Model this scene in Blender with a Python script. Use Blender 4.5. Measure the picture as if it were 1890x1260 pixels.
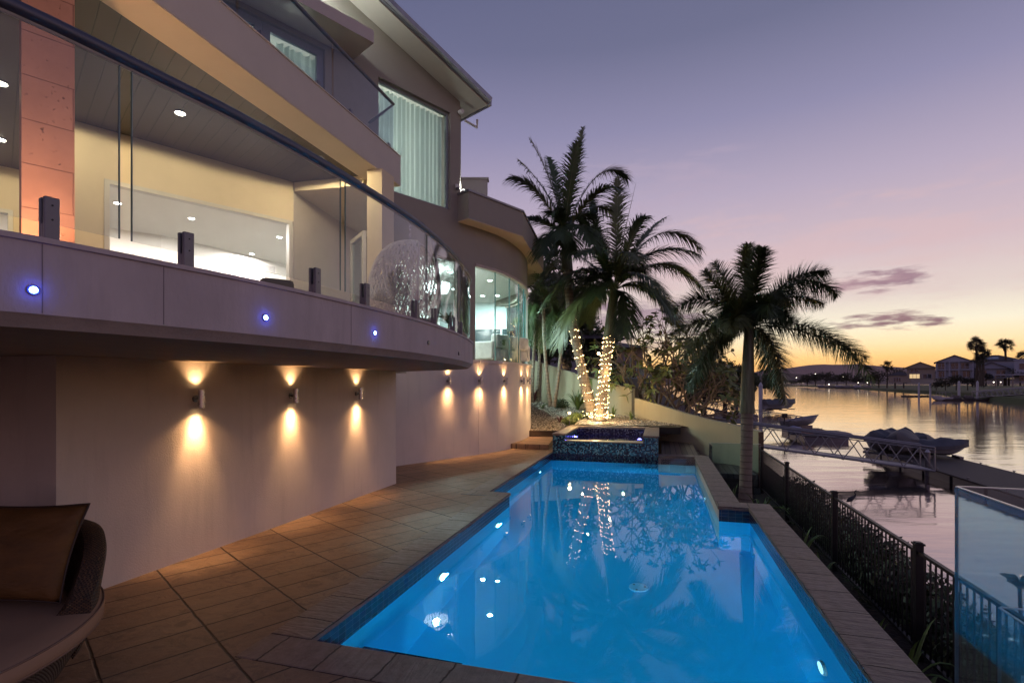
import bpy, bmesh, math, random
from mathutils import Vector, Matrix, noise
R = math.radians
random.seed(7)
scene = bpy.context.scene
C = scene.collection
for o in list(bpy.data.objects):
    bpy.data.objects.remove(o)

# ------------------------------------------------------------------ camera
H = 1.8                                   # eye height above the pool deck
cam_d = bpy.data.cameras.new('camera')
cam = bpy.data.objects.new('camera', cam_d)
C.objects.link(cam)
cam.location = (0, 0, H)
cam.rotation_euler = (R(90), 0, 0)
cam_d.sensor_width = 36
cam_d.lens = 36 * 950 / 1890
cam_d.shift_y = 78 / 1890
cam_d.clip_start = 0.05
cam_d.clip_end = 20000
scene.camera = cam

# ------------------------------------------------------------------ sky
def lin(r, g, b, k=1.0):
    f = lambda c: ((c / 255) / 12.92 if c / 255 <= .04045 else ((c / 255 + .055) / 1.055) ** 2.4) * k
    return (f(r), f(g), f(b), 1)

world = bpy.data.worlds.new('World')
scene.world = world
world.use_nodes = True
wn, wl = world.node_tree.nodes, world.node_tree.links
wn.clear()
w_out = wn.new('ShaderNodeOutputWorld')
w_bg = wn.new('ShaderNodeBackground')
wl.new(w_bg.outputs[0], w_out.inputs[0])

def wmath(op, a, b=None, c=None, clamp=False):
    n = wn.new('ShaderNodeMath'); n.operation = op; n.use_clamp = clamp
    for i, v in enumerate((a, b, c)):
        if v is None: continue
        if isinstance(v, (int, float)): n.inputs[i].default_value = v
        else: wl.new(v, n.inputs[i])
    return n.outputs[0]
def wramp(fac, stops, interp='EASE'):
    n = wn.new('ShaderNodeValToRGB'); r = n.color_ramp; r.interpolation = interp
    while len(r.elements) < len(stops): r.elements.new(0.5)
    for e, (p, c) in zip(r.elements, stops): e.position = p; e.color = c
    wl.new(fac, n.inputs[0]); return n.outputs[0]
def wmix(fac, a, b, mode='MIX'):
    n = wn.new('ShaderNodeMix'); n.data_type = 'RGBA'; n.blend_type = mode
    if isinstance(fac, (int, float)): n.inputs[0].default_value = fac
    else: wl.new(fac, n.inputs[0])
    for i, v in ((6, a), (7, b)):
        if isinstance(v, tuple): n.inputs[i].default_value = v
        else: wl.new(v, n.inputs[i])
    return n.outputs[2]
tc = wn.new('ShaderNodeTexCoord')
sep = wn.new('ShaderNodeSeparateXYZ'); wl.new(tc.outputs['Generated'], sep.inputs[0])
sx, sy, sz = sep.outputs
el = wmath('MAXIMUM', sz, 0.0)
az = wn.new('ShaderNodeVectorMath'); az.operation = 'NORMALIZE'
cmb = wn.new('ShaderNodeCombineXYZ'); wl.new(sx, cmb.inputs[0]); wl.new(sy, cmb.inputs[1])
wl.new(cmb.outputs[0], az.inputs[0])
dt = wn.new('ShaderNodeVectorMath'); dt.operation = 'DOT_PRODUCT'
wl.new(az.outputs[0], dt.inputs[0])
SA = R(33)                                # azimuth of the after-glow, right of the view axis
dt.inputs[1].default_value = (math.sin(SA), math.cos(SA), 0)
toward = wmath('POWER', wmath('MULTIPLY_ADD', dt.outputs['Value'], .5, .5, True), 2.0)
sunny = wramp(el, [(0, lin(232, 146, 92, 1.5)), (.022, lin(250, 184, 104, 1.42)), (.042, lin(255, 205, 128, 1.40)), (.064, lin(252, 222, 172, 1.32)), (.095, lin(243, 234, 208, 1.22)),
                   (.14, lin(228, 212, 204, 1.08)), (.21, lin(218, 194, 200)), (.32, lin(186, 172, 194)),
                   (.43, lin(146, 142, 174)), (.54, lin(112, 114, 144)), (1, lin(58, 66, 104))], 'LINEAR')
away = wramp(el, [(0, lin(150, 108, 112)), (.06, lin(180, 134, 132)), (.14, lin(196, 160, 176)),
                  (.30, lin(168, 154, 190)), (.44, lin(130, 128, 172)), (.60, lin(78, 86, 126)), (1, lin(50, 58, 94))], 'LINEAR')
sky = wmix(toward, away, sunny)
# thin streaks of cloud low over the water
def cloud(sky, az_deg, el_c, wa, we, thr, col, amt, scale, seed):
    v = wn.new('ShaderNodeMapping'); wl.new(tc.outputs['Generated'], v.inputs[0])
    v.inputs['Location'].default_value = (seed, seed * .7, 0)
    v.inputs['Scale'].default_value = (scale, scale, scale * 5.5)
    nz = wn.new('ShaderNodeTexNoise'); wl.new(v.outputs[0], nz.inputs[0])
    nz.inputs['Scale'].default_value = 1.6; nz.inputs['Detail'].default_value = 10
    nz.inputs['Roughness'].default_value = .58
    a = R(az_deg)
    perp = wn.new('ShaderNodeVectorMath'); perp.operation = 'DOT_PRODUCT'
    wl.new(az.outputs[0], perp.inputs[0]); perp.inputs[1].default_value = (math.cos(a), -math.sin(a), 0)
    front = wn.new('ShaderNodeVectorMath'); front.operation = 'DOT_PRODUCT'
    wl.new(az.outputs[0], front.inputs[0]); front.inputs[1].default_value = (math.sin(a), math.cos(a), 0)
    da = wmath('DIVIDE', perp.outputs['Value'], wa)
    de = wmath('DIVIDE', wmath('SUBTRACT', sz, el_c), we)
    r2 = wmath('ADD', wmath('MULTIPLY', da, da), wmath('MULTIPLY', de, de))
    m = wmath('SUBTRACT', 1.0, r2, None, True)
    m = wmath('MULTIPLY', wmath('POWER', m, .6), wmath('GREATER_THAN', front.outputs['Value'], 0))
    f = wmath('MULTIPLY', wmath('MULTIPLY', wmath('SUBTRACT', wmath('ADD', nz.outputs[0], wmath('MULTIPLY', m, .22)), thr), 6.0, None, True), wmath('MULTIPLY', m, 1.6, None, True))
    return wmix(wmath('MULTIPLY', f, amt), sky, col)
sky = cloud(sky, 35.0, .163, .085, .024, .62, lin(158, 124, 140), .95, 11, 3.1)
sky = cloud(sky, 36.5, .098, .092, .018, .60, lin(142, 104, 116), .95, 10, 9.4)
sky = cloud(sky, 30, .20, .5, .12, .64, lin(226, 190, 190), .35, 5, 7.7)
sky = cloud(sky, 9, .11, .30, .055, .55, lin(150, 122, 146), .75, 7, 5.2)
sky = cloud(sky, 16, .35, .25, .06, .66, lin(190, 170, 190), .35, 6, 1.7)
# a physically based twilight sky adds its small blue share
nis = wn.new('ShaderNodeTexSky'); nis.sky_type = 'NISHITA'; nis.sun_disc = False
nis.sun_elevation = R(-1.5); nis.sun_rotation = SA
ns = wn.new('ShaderNodeVectorMath'); ns.operation = 'SCALE'; wl.new(nis.outputs[0], ns.inputs[0]); ns.inputs['Scale'].default_value = .02
sky = wmix(1.0, sky, ns.outputs[0], 'ADD')
wl.new(sky, w_bg.inputs[0])
w_bg.inputs[1].default_value = 1.0

scene.view_settings.view_transform = 'Standard'
scene.view_settings.look = 'None'
scene.view_settings.gamma = 1
scene.view_settings.exposure = 0
scene.view_settings.use_curve_mapping = False
scene.render.engine = 'CYCLES'
cy = scene.cycles
cy.use_denoising = True
cy.max_bounces = 10; cy.transparent_max_bounces = 24
cy.diffuse_bounces = 4; cy.glossy_bounces = 4; cy.transmission_bounces = 6
cy.sample_clamp_indirect = 4.0
cy.caustics_reflective = False; cy.caustics_refractive = False
cy.use_light_tree = True

# ------------------------------------------------------------------ helpers
PA = R(16)
ND = Vector((math.cos(PA), -math.sin(PA), 0))        # across the pool
VD = Vector((math.sin(PA), math.cos(PA), 0))         # along the pool, away from the camera
def uv(u, v, z=0.0):
    p = ND * u + VD * v
    return Vector((p.x, p.y, z))
def at(px, py, Y):                                    # photo pixel + distance -> point
    return Vector(((px - 945) / 950 * Y, Y, H + (708 - py) / 950 * Y))
def onz(px, py, z=0.0):
    Y = (H - z) * 950 / (py - 708)
    return Vector(((px - 945) / 950 * Y, Y, z))

def thing(name, label, cat, loc=(0, 0, 0), group=None, rotz=0):
    o = bpy.data.objects.new(name, None); C.objects.link(o)
    o.location = loc; o.rotation_euler = (0, 0, rotz); o.empty_display_size = .2
    o['label'] = label; o['category'] = cat
    if group: o['group'] = group
    return o
def tag(o, label, cat, group=None):
    o['label'] = label; o['category'] = cat
    if group: o['group'] = group
    return o
def wloc(o):
    l = Vector((0, 0, 0))
    while o is not None:
        l = l + Vector(o.location); o = o.parent
    return l

class MB:
    """collects faces and links them as one mesh object"""
    def __init__(s):
        s.v = []; s.f = []; s.uv = []; s.m = []
    def face(s, pts, uvs=None, m=0):
        i = len(s.v); s.v += [Vector(p) for p in pts]
        s.f.append(tuple(range(i, i + len(pts)))); s.uv.append(uvs); s.m.append(m)
    def mesh(s, verts, faces, m=0, uvs=None):
        i = len(s.v); s.v += [Vector(p) for p in verts]
        for k, f in enumerate(faces):
            s.f.append(tuple(i + a for a in f)); s.uv.append(uvs[k] if uvs else None); s.m.append(m)
    def prism(s, poly, z0, z1, m=0, caps=True):
        n = len(poly)
        area = sum(poly[i][0] * poly[(i + 1) % n][1] - poly[(i + 1) % n][0] * poly[i][1] for i in range(n))
        if area < 0: poly = poly[::-1]
        vs = [(p[0], p[1], z0) for p in poly] + [(p[0], p[1], z1) for p in poly]
        fs = [(i, (i + 1) % n, n + (i + 1) % n, n + i) for i in range(n)]
        if caps: fs += [tuple(range(n))[::-1], tuple(range(n, 2 * n))]
        s.mesh(vs, fs, m)
    def box(s, x0, x1, y0, y1, z0, z1, m=0):
        s.prism([(x0, y0), (x1, y0), (x1, y1), (x0, y1)], z0, z1, m)
    def obox(s, c, ax, hx, hy, z0, z1, m=0):          # oriented box: centre, axis, half sizes
        ax = Vector((ax[0], ax[1])).normalized(); ay = Vector((-ax.y, ax.x)); c = Vector((c[0], c[1]))
        s.prism([tuple(c + ax * a * hx + ay * b * hy) for a, b in ((-1, -1), (1, -1), (1, 1), (-1, 1))], z0, z1, m)
    def ubox(s, u0, u1, v0, v1, z0, z1, m=0):         # box aligned with the pool
        s.prism([tuple(uv(a, b))[:2] for a, b in ((u0, v0), (u1, v0), (u1, v1), (u0, v1))], z0, z1, m)
    def seg(s, p, q, t0, t1, z0, z1, m=0, a=None, b=None): # wall piece on line p-q, from a to b, offsets t0..t1 to the left
        p = Vector(p[:2]); q = Vector(q[:2]); d = (q - p); L = d.length; d = d / L; n = Vector((-d.y, d.x))
        a = 0 if a is None else a; b = L if b is None else b
        s.prism([tuple(p + d * a + n * t0), tuple(p + d * b + n * t0), tuple(p + d * b + n * t1), tuple(p + d * a + n * t1)], z0, z1, m)
    def bar(s, p, q, w, h=None, m=0, up=(0, 0, 1)):    # square bar between two points
        p = Vector(p); q = Vector(q); h = w if h is None else h
        d = (q - p).normalized(); up = Vector(up)
        if abs(d.dot(up)) > .98: up = Vector((1, 0, 0))
        x = d.cross(up).normalized() * w / 2; y = x.cross(d).normalized() * h / 2
        vs = [p - x - y, p + x - y, p + x + y, p - x + y, q - x - y, q + x - y, q + x + y, q - x + y]
        s.mesh(vs, [(0, 1, 2, 3)[::-1], (4, 5, 6, 7), (0, 1, 5, 4), (1, 2, 6, 5), (2, 3, 7, 6), (3, 0, 4, 7)], m)
    def tube(s, pts, r, n=8, m=0, caps=True):
        pts = [Vector(p) for p in pts]; k = len(pts)
        rs = r if isinstance(r, (list, tuple)) else [r] * k
        base = len(s.v); prev = None
        for i, p in enumerate(pts):
            d = (pts[min(i + 1, k - 1)] - pts[max(i - 1, 0)]).normalized()
            if prev is None:
                up = Vector((0, 0, 1)) if abs(d.z) < .9 else Vector((1, 0, 0))
                x = d.cross(up).normalized()
            else:
                x = (prev - d * prev.dot(d)).normalized()
            prev = x; y = d.cross(x)
            for j in range(n):
                a = 2 * math.pi * j / n
                s.v.append(p + (x * math.cos(a) + y * math.sin(a)) * rs[i])
        for i in range(k - 1):
            for j in range(n):
                a = base + i * n + j; b = base + i * n + (j + 1) % n
                s.f.append((a, a + n, b + n, b)); s.m.append(m)
                s.uv.append([(j / n, i), (j / n, i + 1), ((j + 1) / n, i + 1), ((j + 1) / n, i)])
        if caps:
            s.f.append(tuple(base + j for j in range(n))); s.uv.append(None); s.m.append(m)
            s.f.append(tuple(base + (k - 1) * n + j for j in range(n))[::-1]); s.uv.append(None); s.m.append(m)
    def cyl(s, c, r, z0, z1, n=24, r2=None, m=0):
        s.tube([(c[0], c[1], z0), (c[0], c[1], z1)], [r, r if r2 is None else r2], n, m)
    def lathe(s, c, prof, n=32, m=0):
        base = len(s.v); k = len(prof); c = Vector(c)
        for r, z in prof:
            for j in range(n):
                a = 2 * math.pi * j / n
                s.v.append(c + Vector((r * math.cos(a), r * math.sin(a), z)))
        for i in range(k - 1):
            for j in range(n):
                a = base + i * n + j; b = base + i * n + (j + 1) % n
                s.f.append((a, b, b + n, a + n)); s.uv.append(None); s.m.append(m)
    def ball(s, c, r, n=8, k=5, m=0, sc=(1, 1, 1)):
        c = Vector(c); prof = [(max(1e-4, math.sin(math.pi * i / k)), -math.cos(math.pi * i / k)) for i in range(k + 1)]
        base = len(s.v)
        for a_, z in prof:
            for j in range(n):
                a = 2 * math.pi * j / n
                s.v.append(c + Vector((a_ * math.cos(a) * r * sc[0], a_ * math.sin(a) * r * sc[1], z * r * sc[2])))
        for i in range(k):
            for j in range(n):
                a = base + i * n + j; b = base + i * n + (j + 1) % n
                s.f.append((a, b, b + n, a + n)); s.uv.append(None); s.m.append(m)
    def build(s, name, mat, parent=None, smooth=False, rot=0.0, kind=None, bevel=0.0, merge=False, centre=True, sub=0, rotbase=True):
        me = bpy.data.meshes.new(name)
        o = bpy.data.objects.new(name, me)
        if parent is not None:
            o.parent = parent; off = wloc(parent)
        elif centre and s.v:
            xs = [v.x for v in s.v]; ys = [v.y for v in s.v]; zs = [v.z for v in s.v]
            off = Vector(((min(xs) + max(xs)) / 2, (min(ys) + max(ys)) / 2, min(zs))); o.location = off
        else: off = Vector((0, 0, 0))
        me.from_pydata([tuple(v - off) for v in s.v], [], s.f)
        mats = mat if isinstance(mat, (list, tuple)) else [mat]
        for m in mats: me.materials.append(m)
        uvl = me.uv_layers.new(name='UVMap').data
        cr, sr = math.cos(rot), math.sin(rot)
        for p in me.polygons:
            p.material_index = s.m[p.index]
            us = s.uv[p.index]
            if us is not None:
                for li, q in zip(p.loop_indices, us): uvl[li].uv = q
                continue
            nrm = p.normal
            if abs(nrm.z) > .75:
                for li, vi in zip(p.loop_indices, p.vertices):
                    w = s.v[vi]; uvl[li].uv = (w.x * cr + w.y * sr, -w.x * sr + w.y * cr)
            else:
                t = Vector((-nrm.y, nrm.x, 0)); t = t.normalized() if t.length > 1e-6 else Vector((1, 0, 0))
                for li, vi in zip(p.loop_indices, p.vertices):
                    w = s.v[vi]; uvl[li].uv = (w.dot(t), w.z)
        if merge or smooth or bevel:
            bm = bmesh.new(); bm.from_mesh(me)
            bmesh.ops.remove_doubles(bm, verts=bm.verts, dist=1e-5)
            if merge == 'n': bmesh.ops.recalc_face_normals(bm, faces=bm.faces)
            bm.to_mesh(me); bm.free()
        if smooth:
            for p in me.polygons: p.use_smooth = True
            if smooth != 'all':
                try: me.set_sharp_from_angle(angle=R(35))
                except Exception: pass
        if bevel:
            b = o.modifiers.new('bevel', 'BEVEL'); b.width = bevel; b.segments = 2; b.limit_method = 'ANGLE'; b.angle_limit = R(40)
        if sub:
            b = o.modifiers.new('sub', 'SUBSURF'); b.levels = sub; b.render_levels = sub
        C.objects.link(o)
        if kind: o['kind'] = kind
        return o

def spline(pts, n=8):
    pts = [Vector(p) for p in pts]; out = []
    for i in range(len(pts) - 1):
        p0 = pts[max(i - 1, 0)]; p1 = pts[i]; p2 = pts[i + 1]; p3 = pts[min(i + 2, len(pts) - 1)]
        for k in range(n):
            t = k / n
            out.append(.5 * ((2 * p1) + (p2 - p0) * t + (2 * p0 - 5 * p1 + 4 * p2 - p3) * t * t + (3 * p1 - p0 - 3 * p2 + p3) * t ** 3))
    out.append(pts[-1]); return out
def offset(poly, d):                                   # offset an open 2-D polyline to its left
    out = []
    for i, p in enumerate(poly):
        a = Vector(poly[max(i - 1, 0)][:2]); b = Vector(poly[min(i + 1, len(poly) - 1)][:2])
        t = (b - a).normalized(); out.append(Vector((p[0] - t.y * d, p[1] + t.x * d)))
    return out
def arclen(poly):
    L = [0]
    for a, b in zip(poly, poly[1:]): L.append(L[-1] + (Vector(b[:2]) - Vector(a[:2])).length)
    return L
def along(poly, s):
    L = arclen(poly)
    for i in range(len(poly) - 1):
        if s <= L[i + 1] or i == len(poly) - 2:
            t = (s - L[i]) / (L[i + 1] - L[i]); a = Vector(poly[i][:2]); b = Vector(poly[i + 1][:2])
            return a.lerp(b, t), (b - a).normalized()
def cut(poly, s0, s1, step=.15):
    n = max(1, int((s1 - s0) / step)); return [along(poly, s0 + (s1 - s0) * i / n)[0] for i in range(n + 1)]
def tree_copy(o, parent=None):
    c = o.copy(); C.objects.link(c)
    if parent is not None: c.parent = parent
    for ch in [x for x in KIDS.get(o.name, [])]:
        tree_copy(ch, c)
    return c
KIDS = {}
def note_kids(root):
    KIDS[root.name] = list(root.children)
    for ch in root.children: note_kids(ch)
def dup(root, label=None, loc=None, rotz=None, scale=None):
    if root.name not in KIDS: note_kids(root)
    c = tree_copy(root)
    if label: c['label'] = label
    if loc is not None: c.location = loc
    if rotz is not None: c.rotation_euler = (0, 0, rotz)
    if scale is not None: c.scale = (scale,) * 3
    return c

# ------------------------------------------------------------------ materials
def new_mat(name):
    m = bpy.data.materials.new(name); m.use_nodes = True
    nt = m.node_tree; nt.nodes.clear()
    out = nt.nodes.new('ShaderNodeOutputMaterial'); return m, nt, out
class NT:
    def __init__(s, nt): s.nt = nt
    def n(s, t, **kw):
        n = s.nt.nodes.new(t)
        for k, v in kw.items(): setattr(n, k, v)
        return n
    def l(s, a, b): s.nt.links.new(a, b)
    def m(s, op, a, b=None, c=None, clamp=False):
        n = s.n('ShaderNodeMath', operation=op, use_clamp=clamp)
        for i, v in enumerate((a, b, c)):
            if v is None: continue
            if isinstance(v, (int, float)): n.inputs[i].default_value = v
            else: s.l(v, n.inputs[i])
        return n.outputs[0]
    def mix(s, fac, a, b, mode='MIX'):
        n = s.n('ShaderNodeMix', data_type='RGBA', blend_type=mode)
        if isinstance(fac, (int, float)): n.inputs[0].default_value = fac
        else: s.l(fac, n.inputs[0])
        for i, v in ((6, a), (7, b)):
            if isinstance(v, (tuple, list)): n.inputs[i].default_value = tuple(v) + (1,) * (4 - len(v))
            else: s.l(v, n.inputs[i])
        return n.outputs[2]
    def noise(s, vec, scale, detail=4, rough=.55, dist=0):
        n = s.n('ShaderNodeTexNoise'); n.inputs['Scale'].default_value = scale
        n.inputs['Detail'].default_value = detail; n.inputs['Roughness'].default_value = rough
        n.inputs['Distortion'].default_value = dist
        if vec is not None: s.l(vec, n.inputs['Vector'])
        return n.outputs[0]
    def ramp(s, fac, stops, interp='LINEAR'):
        n = s.n('ShaderNodeValToRGB'); r = n.color_ramp; r.interpolation = interp
        while len(r.elements) < len(stops): r.elements.new(.5)
        for e, (p, c) in zip(r.elements, stops):
            e.position = p; e.color = tuple(c) + (1,) * (4 - len(c)) if isinstance(c, (tuple, list)) else (c, c, c, 1)
        s.l(fac, n.inputs[0]); return n.outputs[0]
    def vec(s, x, y, z=0.0):
        n = s.n('ShaderNodeCombineXYZ')
        for i, v in enumerate((x, y, z)):
            if isinstance(v, (int, float)): n.inputs[i].default_value = v
            else: s.l(v, n.inputs[i])
        return n.outputs[0]
    def map(s, vec, scale=(1, 1, 1), loc=(0, 0, 0), rot=(0, 0, 0)):
        n = s.n('ShaderNodeMapping'); s.l(vec, n.inputs[0])
        n.inputs['Scale'].default_value = scale; n.inputs['Location'].default_value = loc; n.inputs['Rotation'].default_value = rot
        return n.outputs[0]
    def bump(s, h, strength=.3, dist=.01, normal=None):
        n = s.n('ShaderNodeBump'); n.inputs['Strength'].default_value = strength; n.inputs['Distance'].default_value = dist
        s.l(h, n.inputs['Height'])
        if normal is not None: s.l(normal, n.inputs['Normal'])
        return n.outputs[0]
    def schlick(s, f0, normal=None):
        g = s.n('ShaderNodeNewGeometry'); d = s.n('ShaderNodeVectorMath', operation='DOT_PRODUCT')
        s.l(g.outputs['Incoming'], d.inputs[0]); s.l(normal if normal is not None else g.outputs['Normal'], d.inputs[1])
        c = s.m('SUBTRACT', 1, s.m('ABSOLUTE', d.outputs['Value']), None, True)
        return s.m('MULTIPLY_ADD', s.m('POWER', c, 5.0), 1 - f0, f0)
    def pos(s): return s.n('ShaderNodeNewGeometry').outputs['Position']
    def obj(s): return s.n('ShaderNodeTexCoord').outputs['Object']
    def uv(s): return s.n('ShaderNodeTexCoord').outputs['UV']
    def bsdf(s, out, color, rough=.6, metal=0.0, normal=None, spec=.5, emis=None, estr=0.0):
        b = s.n('ShaderNodeBsdfPrincipled')
        for k, v in (('Base Color', color), ('Roughness', rough), ('Metallic', metal)):
            if isinstance(v, (int, float)): b.inputs[k].default_value = v
            elif isinstance(v, (tuple, list)): b.inputs[k].default_value = tuple(v) + (1,) * (4 - len(v))
            else: s.l(v, b.inputs[k])
        b.inputs['Specular IOR Level'].default_value = spec
        if normal is not None: s.l(normal, b.inputs['Normal'])
        if emis is not None:
            b.inputs['Emission Color'].default_value = tuple(emis) + (1,) * (4 - len(emis)); b.inputs['Emission Strength'].default_value = estr
        s.l(b.outputs[0], out.inputs[0]); return b

def plain(name, col, rough=.6, metal=0.0, var=.15, scale=6.0, bump=.0, bscale=60, spec=.5, stretch=(1, 1, 1), dirt=0.0):
    m, nt, out = new_mat(name); t = NT(nt); p = t.map(t.pos(), stretch)
    n = t.noise(p, scale, 5, .6)
    a = [c * (1 - var) for c in col[:3]]; b = [min(1, c * (1 + var)) for c in col[:3]]
    c = t.mix(t.ramp(n, [(.3, 0), (.7, 1)]), a, b)
    if dirt:
        d = t.noise(t.map(t.pos(), (3, 3, .35)), 2.2, 6, .65)
        c = t.mix(t.m('MULTIPLY', t.ramp(d, [(.52, 0), (.75, 1)]), dirt), c, [x * .45 for x in col[:3]])
    nm = t.bump(t.noise(p, bscale, 3, .6), 1.0, bump) if bump else None
    rn = t.ramp(n, [(.3, max(.02, rough - .06)), (.7, min(1, rough + .06))])
    t.bsdf(out, c, rn, metal, nm, spec); return m
def glow(name, col, strength):
    m, nt, out = new_mat(name); t = NT(nt); e = t.n('ShaderNodeEmission')
    e.inputs[0].default_value = tuple(col) + (1,); e.inputs[1].default_value = strength
    t.l(e.outputs[0], out.inputs[0]); return m
def glass(name, tint=(.93, .96, .95), ior=1.5, rough=0.0, boost=1.0, dirt=.0):
    m, nt, out = new_mat(name); t = NT(nt)
    f0 = ((ior - 1) / (ior + 1)) ** 2
    tr = t.n('ShaderNodeBsdfTransparent'); tr.inputs[0].default_value = tuple(tint) + (1,)
    g = t.n('ShaderNodeBsdfGlossy'); g.inputs['Roughness'].default_value = rough; g.inputs[0].default_value = (.95, .98, 1, 1)
    mx = t.n('ShaderNodeMixShader'); t.l(t.m('MULTIPLY', t.schlick(f0), boost, None, True), mx.inputs[0])
    t.l(tr.outputs[0], mx.inputs[1]); t.l(g.outputs[0], mx.inputs[2])
    last = mx.outputs[0]
    if dirt:
        d = t.n('ShaderNodeBsdfDiffuse'); d.inputs[0].default_value = (.6, .6, .6, 1)
        mm = t.n('ShaderNodeMixShader'); nn = t.noise(t.pos(), 5, 6, .7)
        t.l(t.m('MULTIPLY', t.ramp(nn, [(.45, 0), (.8, 1)]), dirt), mm.inputs[0]); t.l(last, mm.inputs[1]); t.l(d.outputs[0], mm.inputs[2]); last = mm.outputs[0]
    t.l(last, out.inputs[0]); return m
def mosaic(name, size, cols, grout=(.25, .28, .3), aspect=1.0, rough=.12, gw=.09):
    m, nt, out = new_mat(name); t = NT(nt)
    s = t.n('ShaderNodeSeparateXYZ'); t.l(t.uv(), s.inputs[0])
    u = t.m('DIVIDE', s.outputs[0], size * aspect); v = t.m('DIVIDE', s.outputs[1], size)
    fu, fv = t.m('FLOOR', u), t.m('FLOOR', v)
    w = t.n('ShaderNodeTexWhiteNoise', noise_dimensions='2D'); t.l(t.vec(fu, fv), w.inputs['Vector'])
    c = t.ramp(w.outputs[0], [(i / len(cols), k) for i, k in enumerate(cols)], 'CONSTANT')
    du = t.m('ABSOLUTE', t.m('SUBTRACT', t.m('SUBTRACT', u, fu), .5)); dv = t.m('ABSOLUTE', t.m('SUBTRACT', t.m('SUBTRACT', v, fv), .5))
    g = t.m('MAXIMUM', t.m('GREATER_THAN', du, .5 - gw / 2 / aspect), t.m('GREATER_THAN', dv, .5 - gw / 2))
    c = t.mix(g, c, grout)
    t.bsdf(out, c, t.mix(g, (rough,) * 3, (.7,) * 3), 0, t.bump(t.m('SUBTRACT', 1, g), .6, .002)); return m

M = {}
M['stucco'] = plain('pale textured render', (.74, .66, .61), .8, var=.05, scale=1.5, bump=.004, bscale=70, dirt=.2)
M['taupe'] = plain('taupe rendered wall', (.33, .30, .25), .8, var=.06, scale=1.2, bump=.002, bscale=60)
M['fascia'] = plain('mauve grey painted fascia', (.60, .545, .485), .75, var=.05, scale=1.5, bump=.0008, bscale=80)
M['cream'] = plain('cream painted render', (.74, .63, .45), .8, var=.04, scale=1.5, bump=.001, bscale=90)
M['white'] = plain('white painted plaster', (.80, .78, .74), .7, var=.02)
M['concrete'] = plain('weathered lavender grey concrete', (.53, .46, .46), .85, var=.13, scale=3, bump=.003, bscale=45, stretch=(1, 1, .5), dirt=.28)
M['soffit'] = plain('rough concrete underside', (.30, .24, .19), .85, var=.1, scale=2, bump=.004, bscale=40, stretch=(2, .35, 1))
M['frame'] = plain('grey window frame', (.30, .33, .36), .4, var=.05)
M['whiteframe'] = plain('white metal frame', (.62, .60, .56), .4, var=.03)
M['steel'] = plain('brushed steel', (.55, .52, .5), .28, .95, var=.08, scale=30)
M['rail'] = plain('satin grey handrail', (.10, .10, .13), .45, .6, var=.06, scale=20)
M['charcoal'] = plain('dark charcoal metal', (.15, .145, .165), .38, .6, var=.1, scale=20)
M['black'] = plain('black powder coated metal', (.012, .011, .012), .45, .2, var=.15, scale=20)
M['alu'] = plain('weathered aluminium', (.27, .26, .27), .5, .6, var=.12, scale=5)
M['roof'] = plain('grey metal roof', (.22, .22, .25), .45, .4, var=.06)
M['glass'] = glass('balustrade glass', (.88, .90, .91), 1.45, dirt=.03)
M['winglass'] = glass('window glass', (.80, .90, .90), 1.5)
M['fenceglass'] = glass('green edged pool fence glass', (.80, .90, .93), 1.5, dirt=.02)
M['hotwhite'] = glow('white lamp glow', (1, .97, .92), 14)
M['warmglow'] = glow('warm lamp glow', (1, .66, .32), 18)
M['blueglow'] = glow('blue lamp glow', (.05, .12, 1), 30)
M['soil'] = plain('dark garden soil', (.03, .022, .017), .95, var=.4, scale=8, bump=.03, bscale=14)
M['bark'] = plain('dark bark', (.07, .055, .04), .9, var=.3, scale=12, bump=.01, bscale=25)

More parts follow.
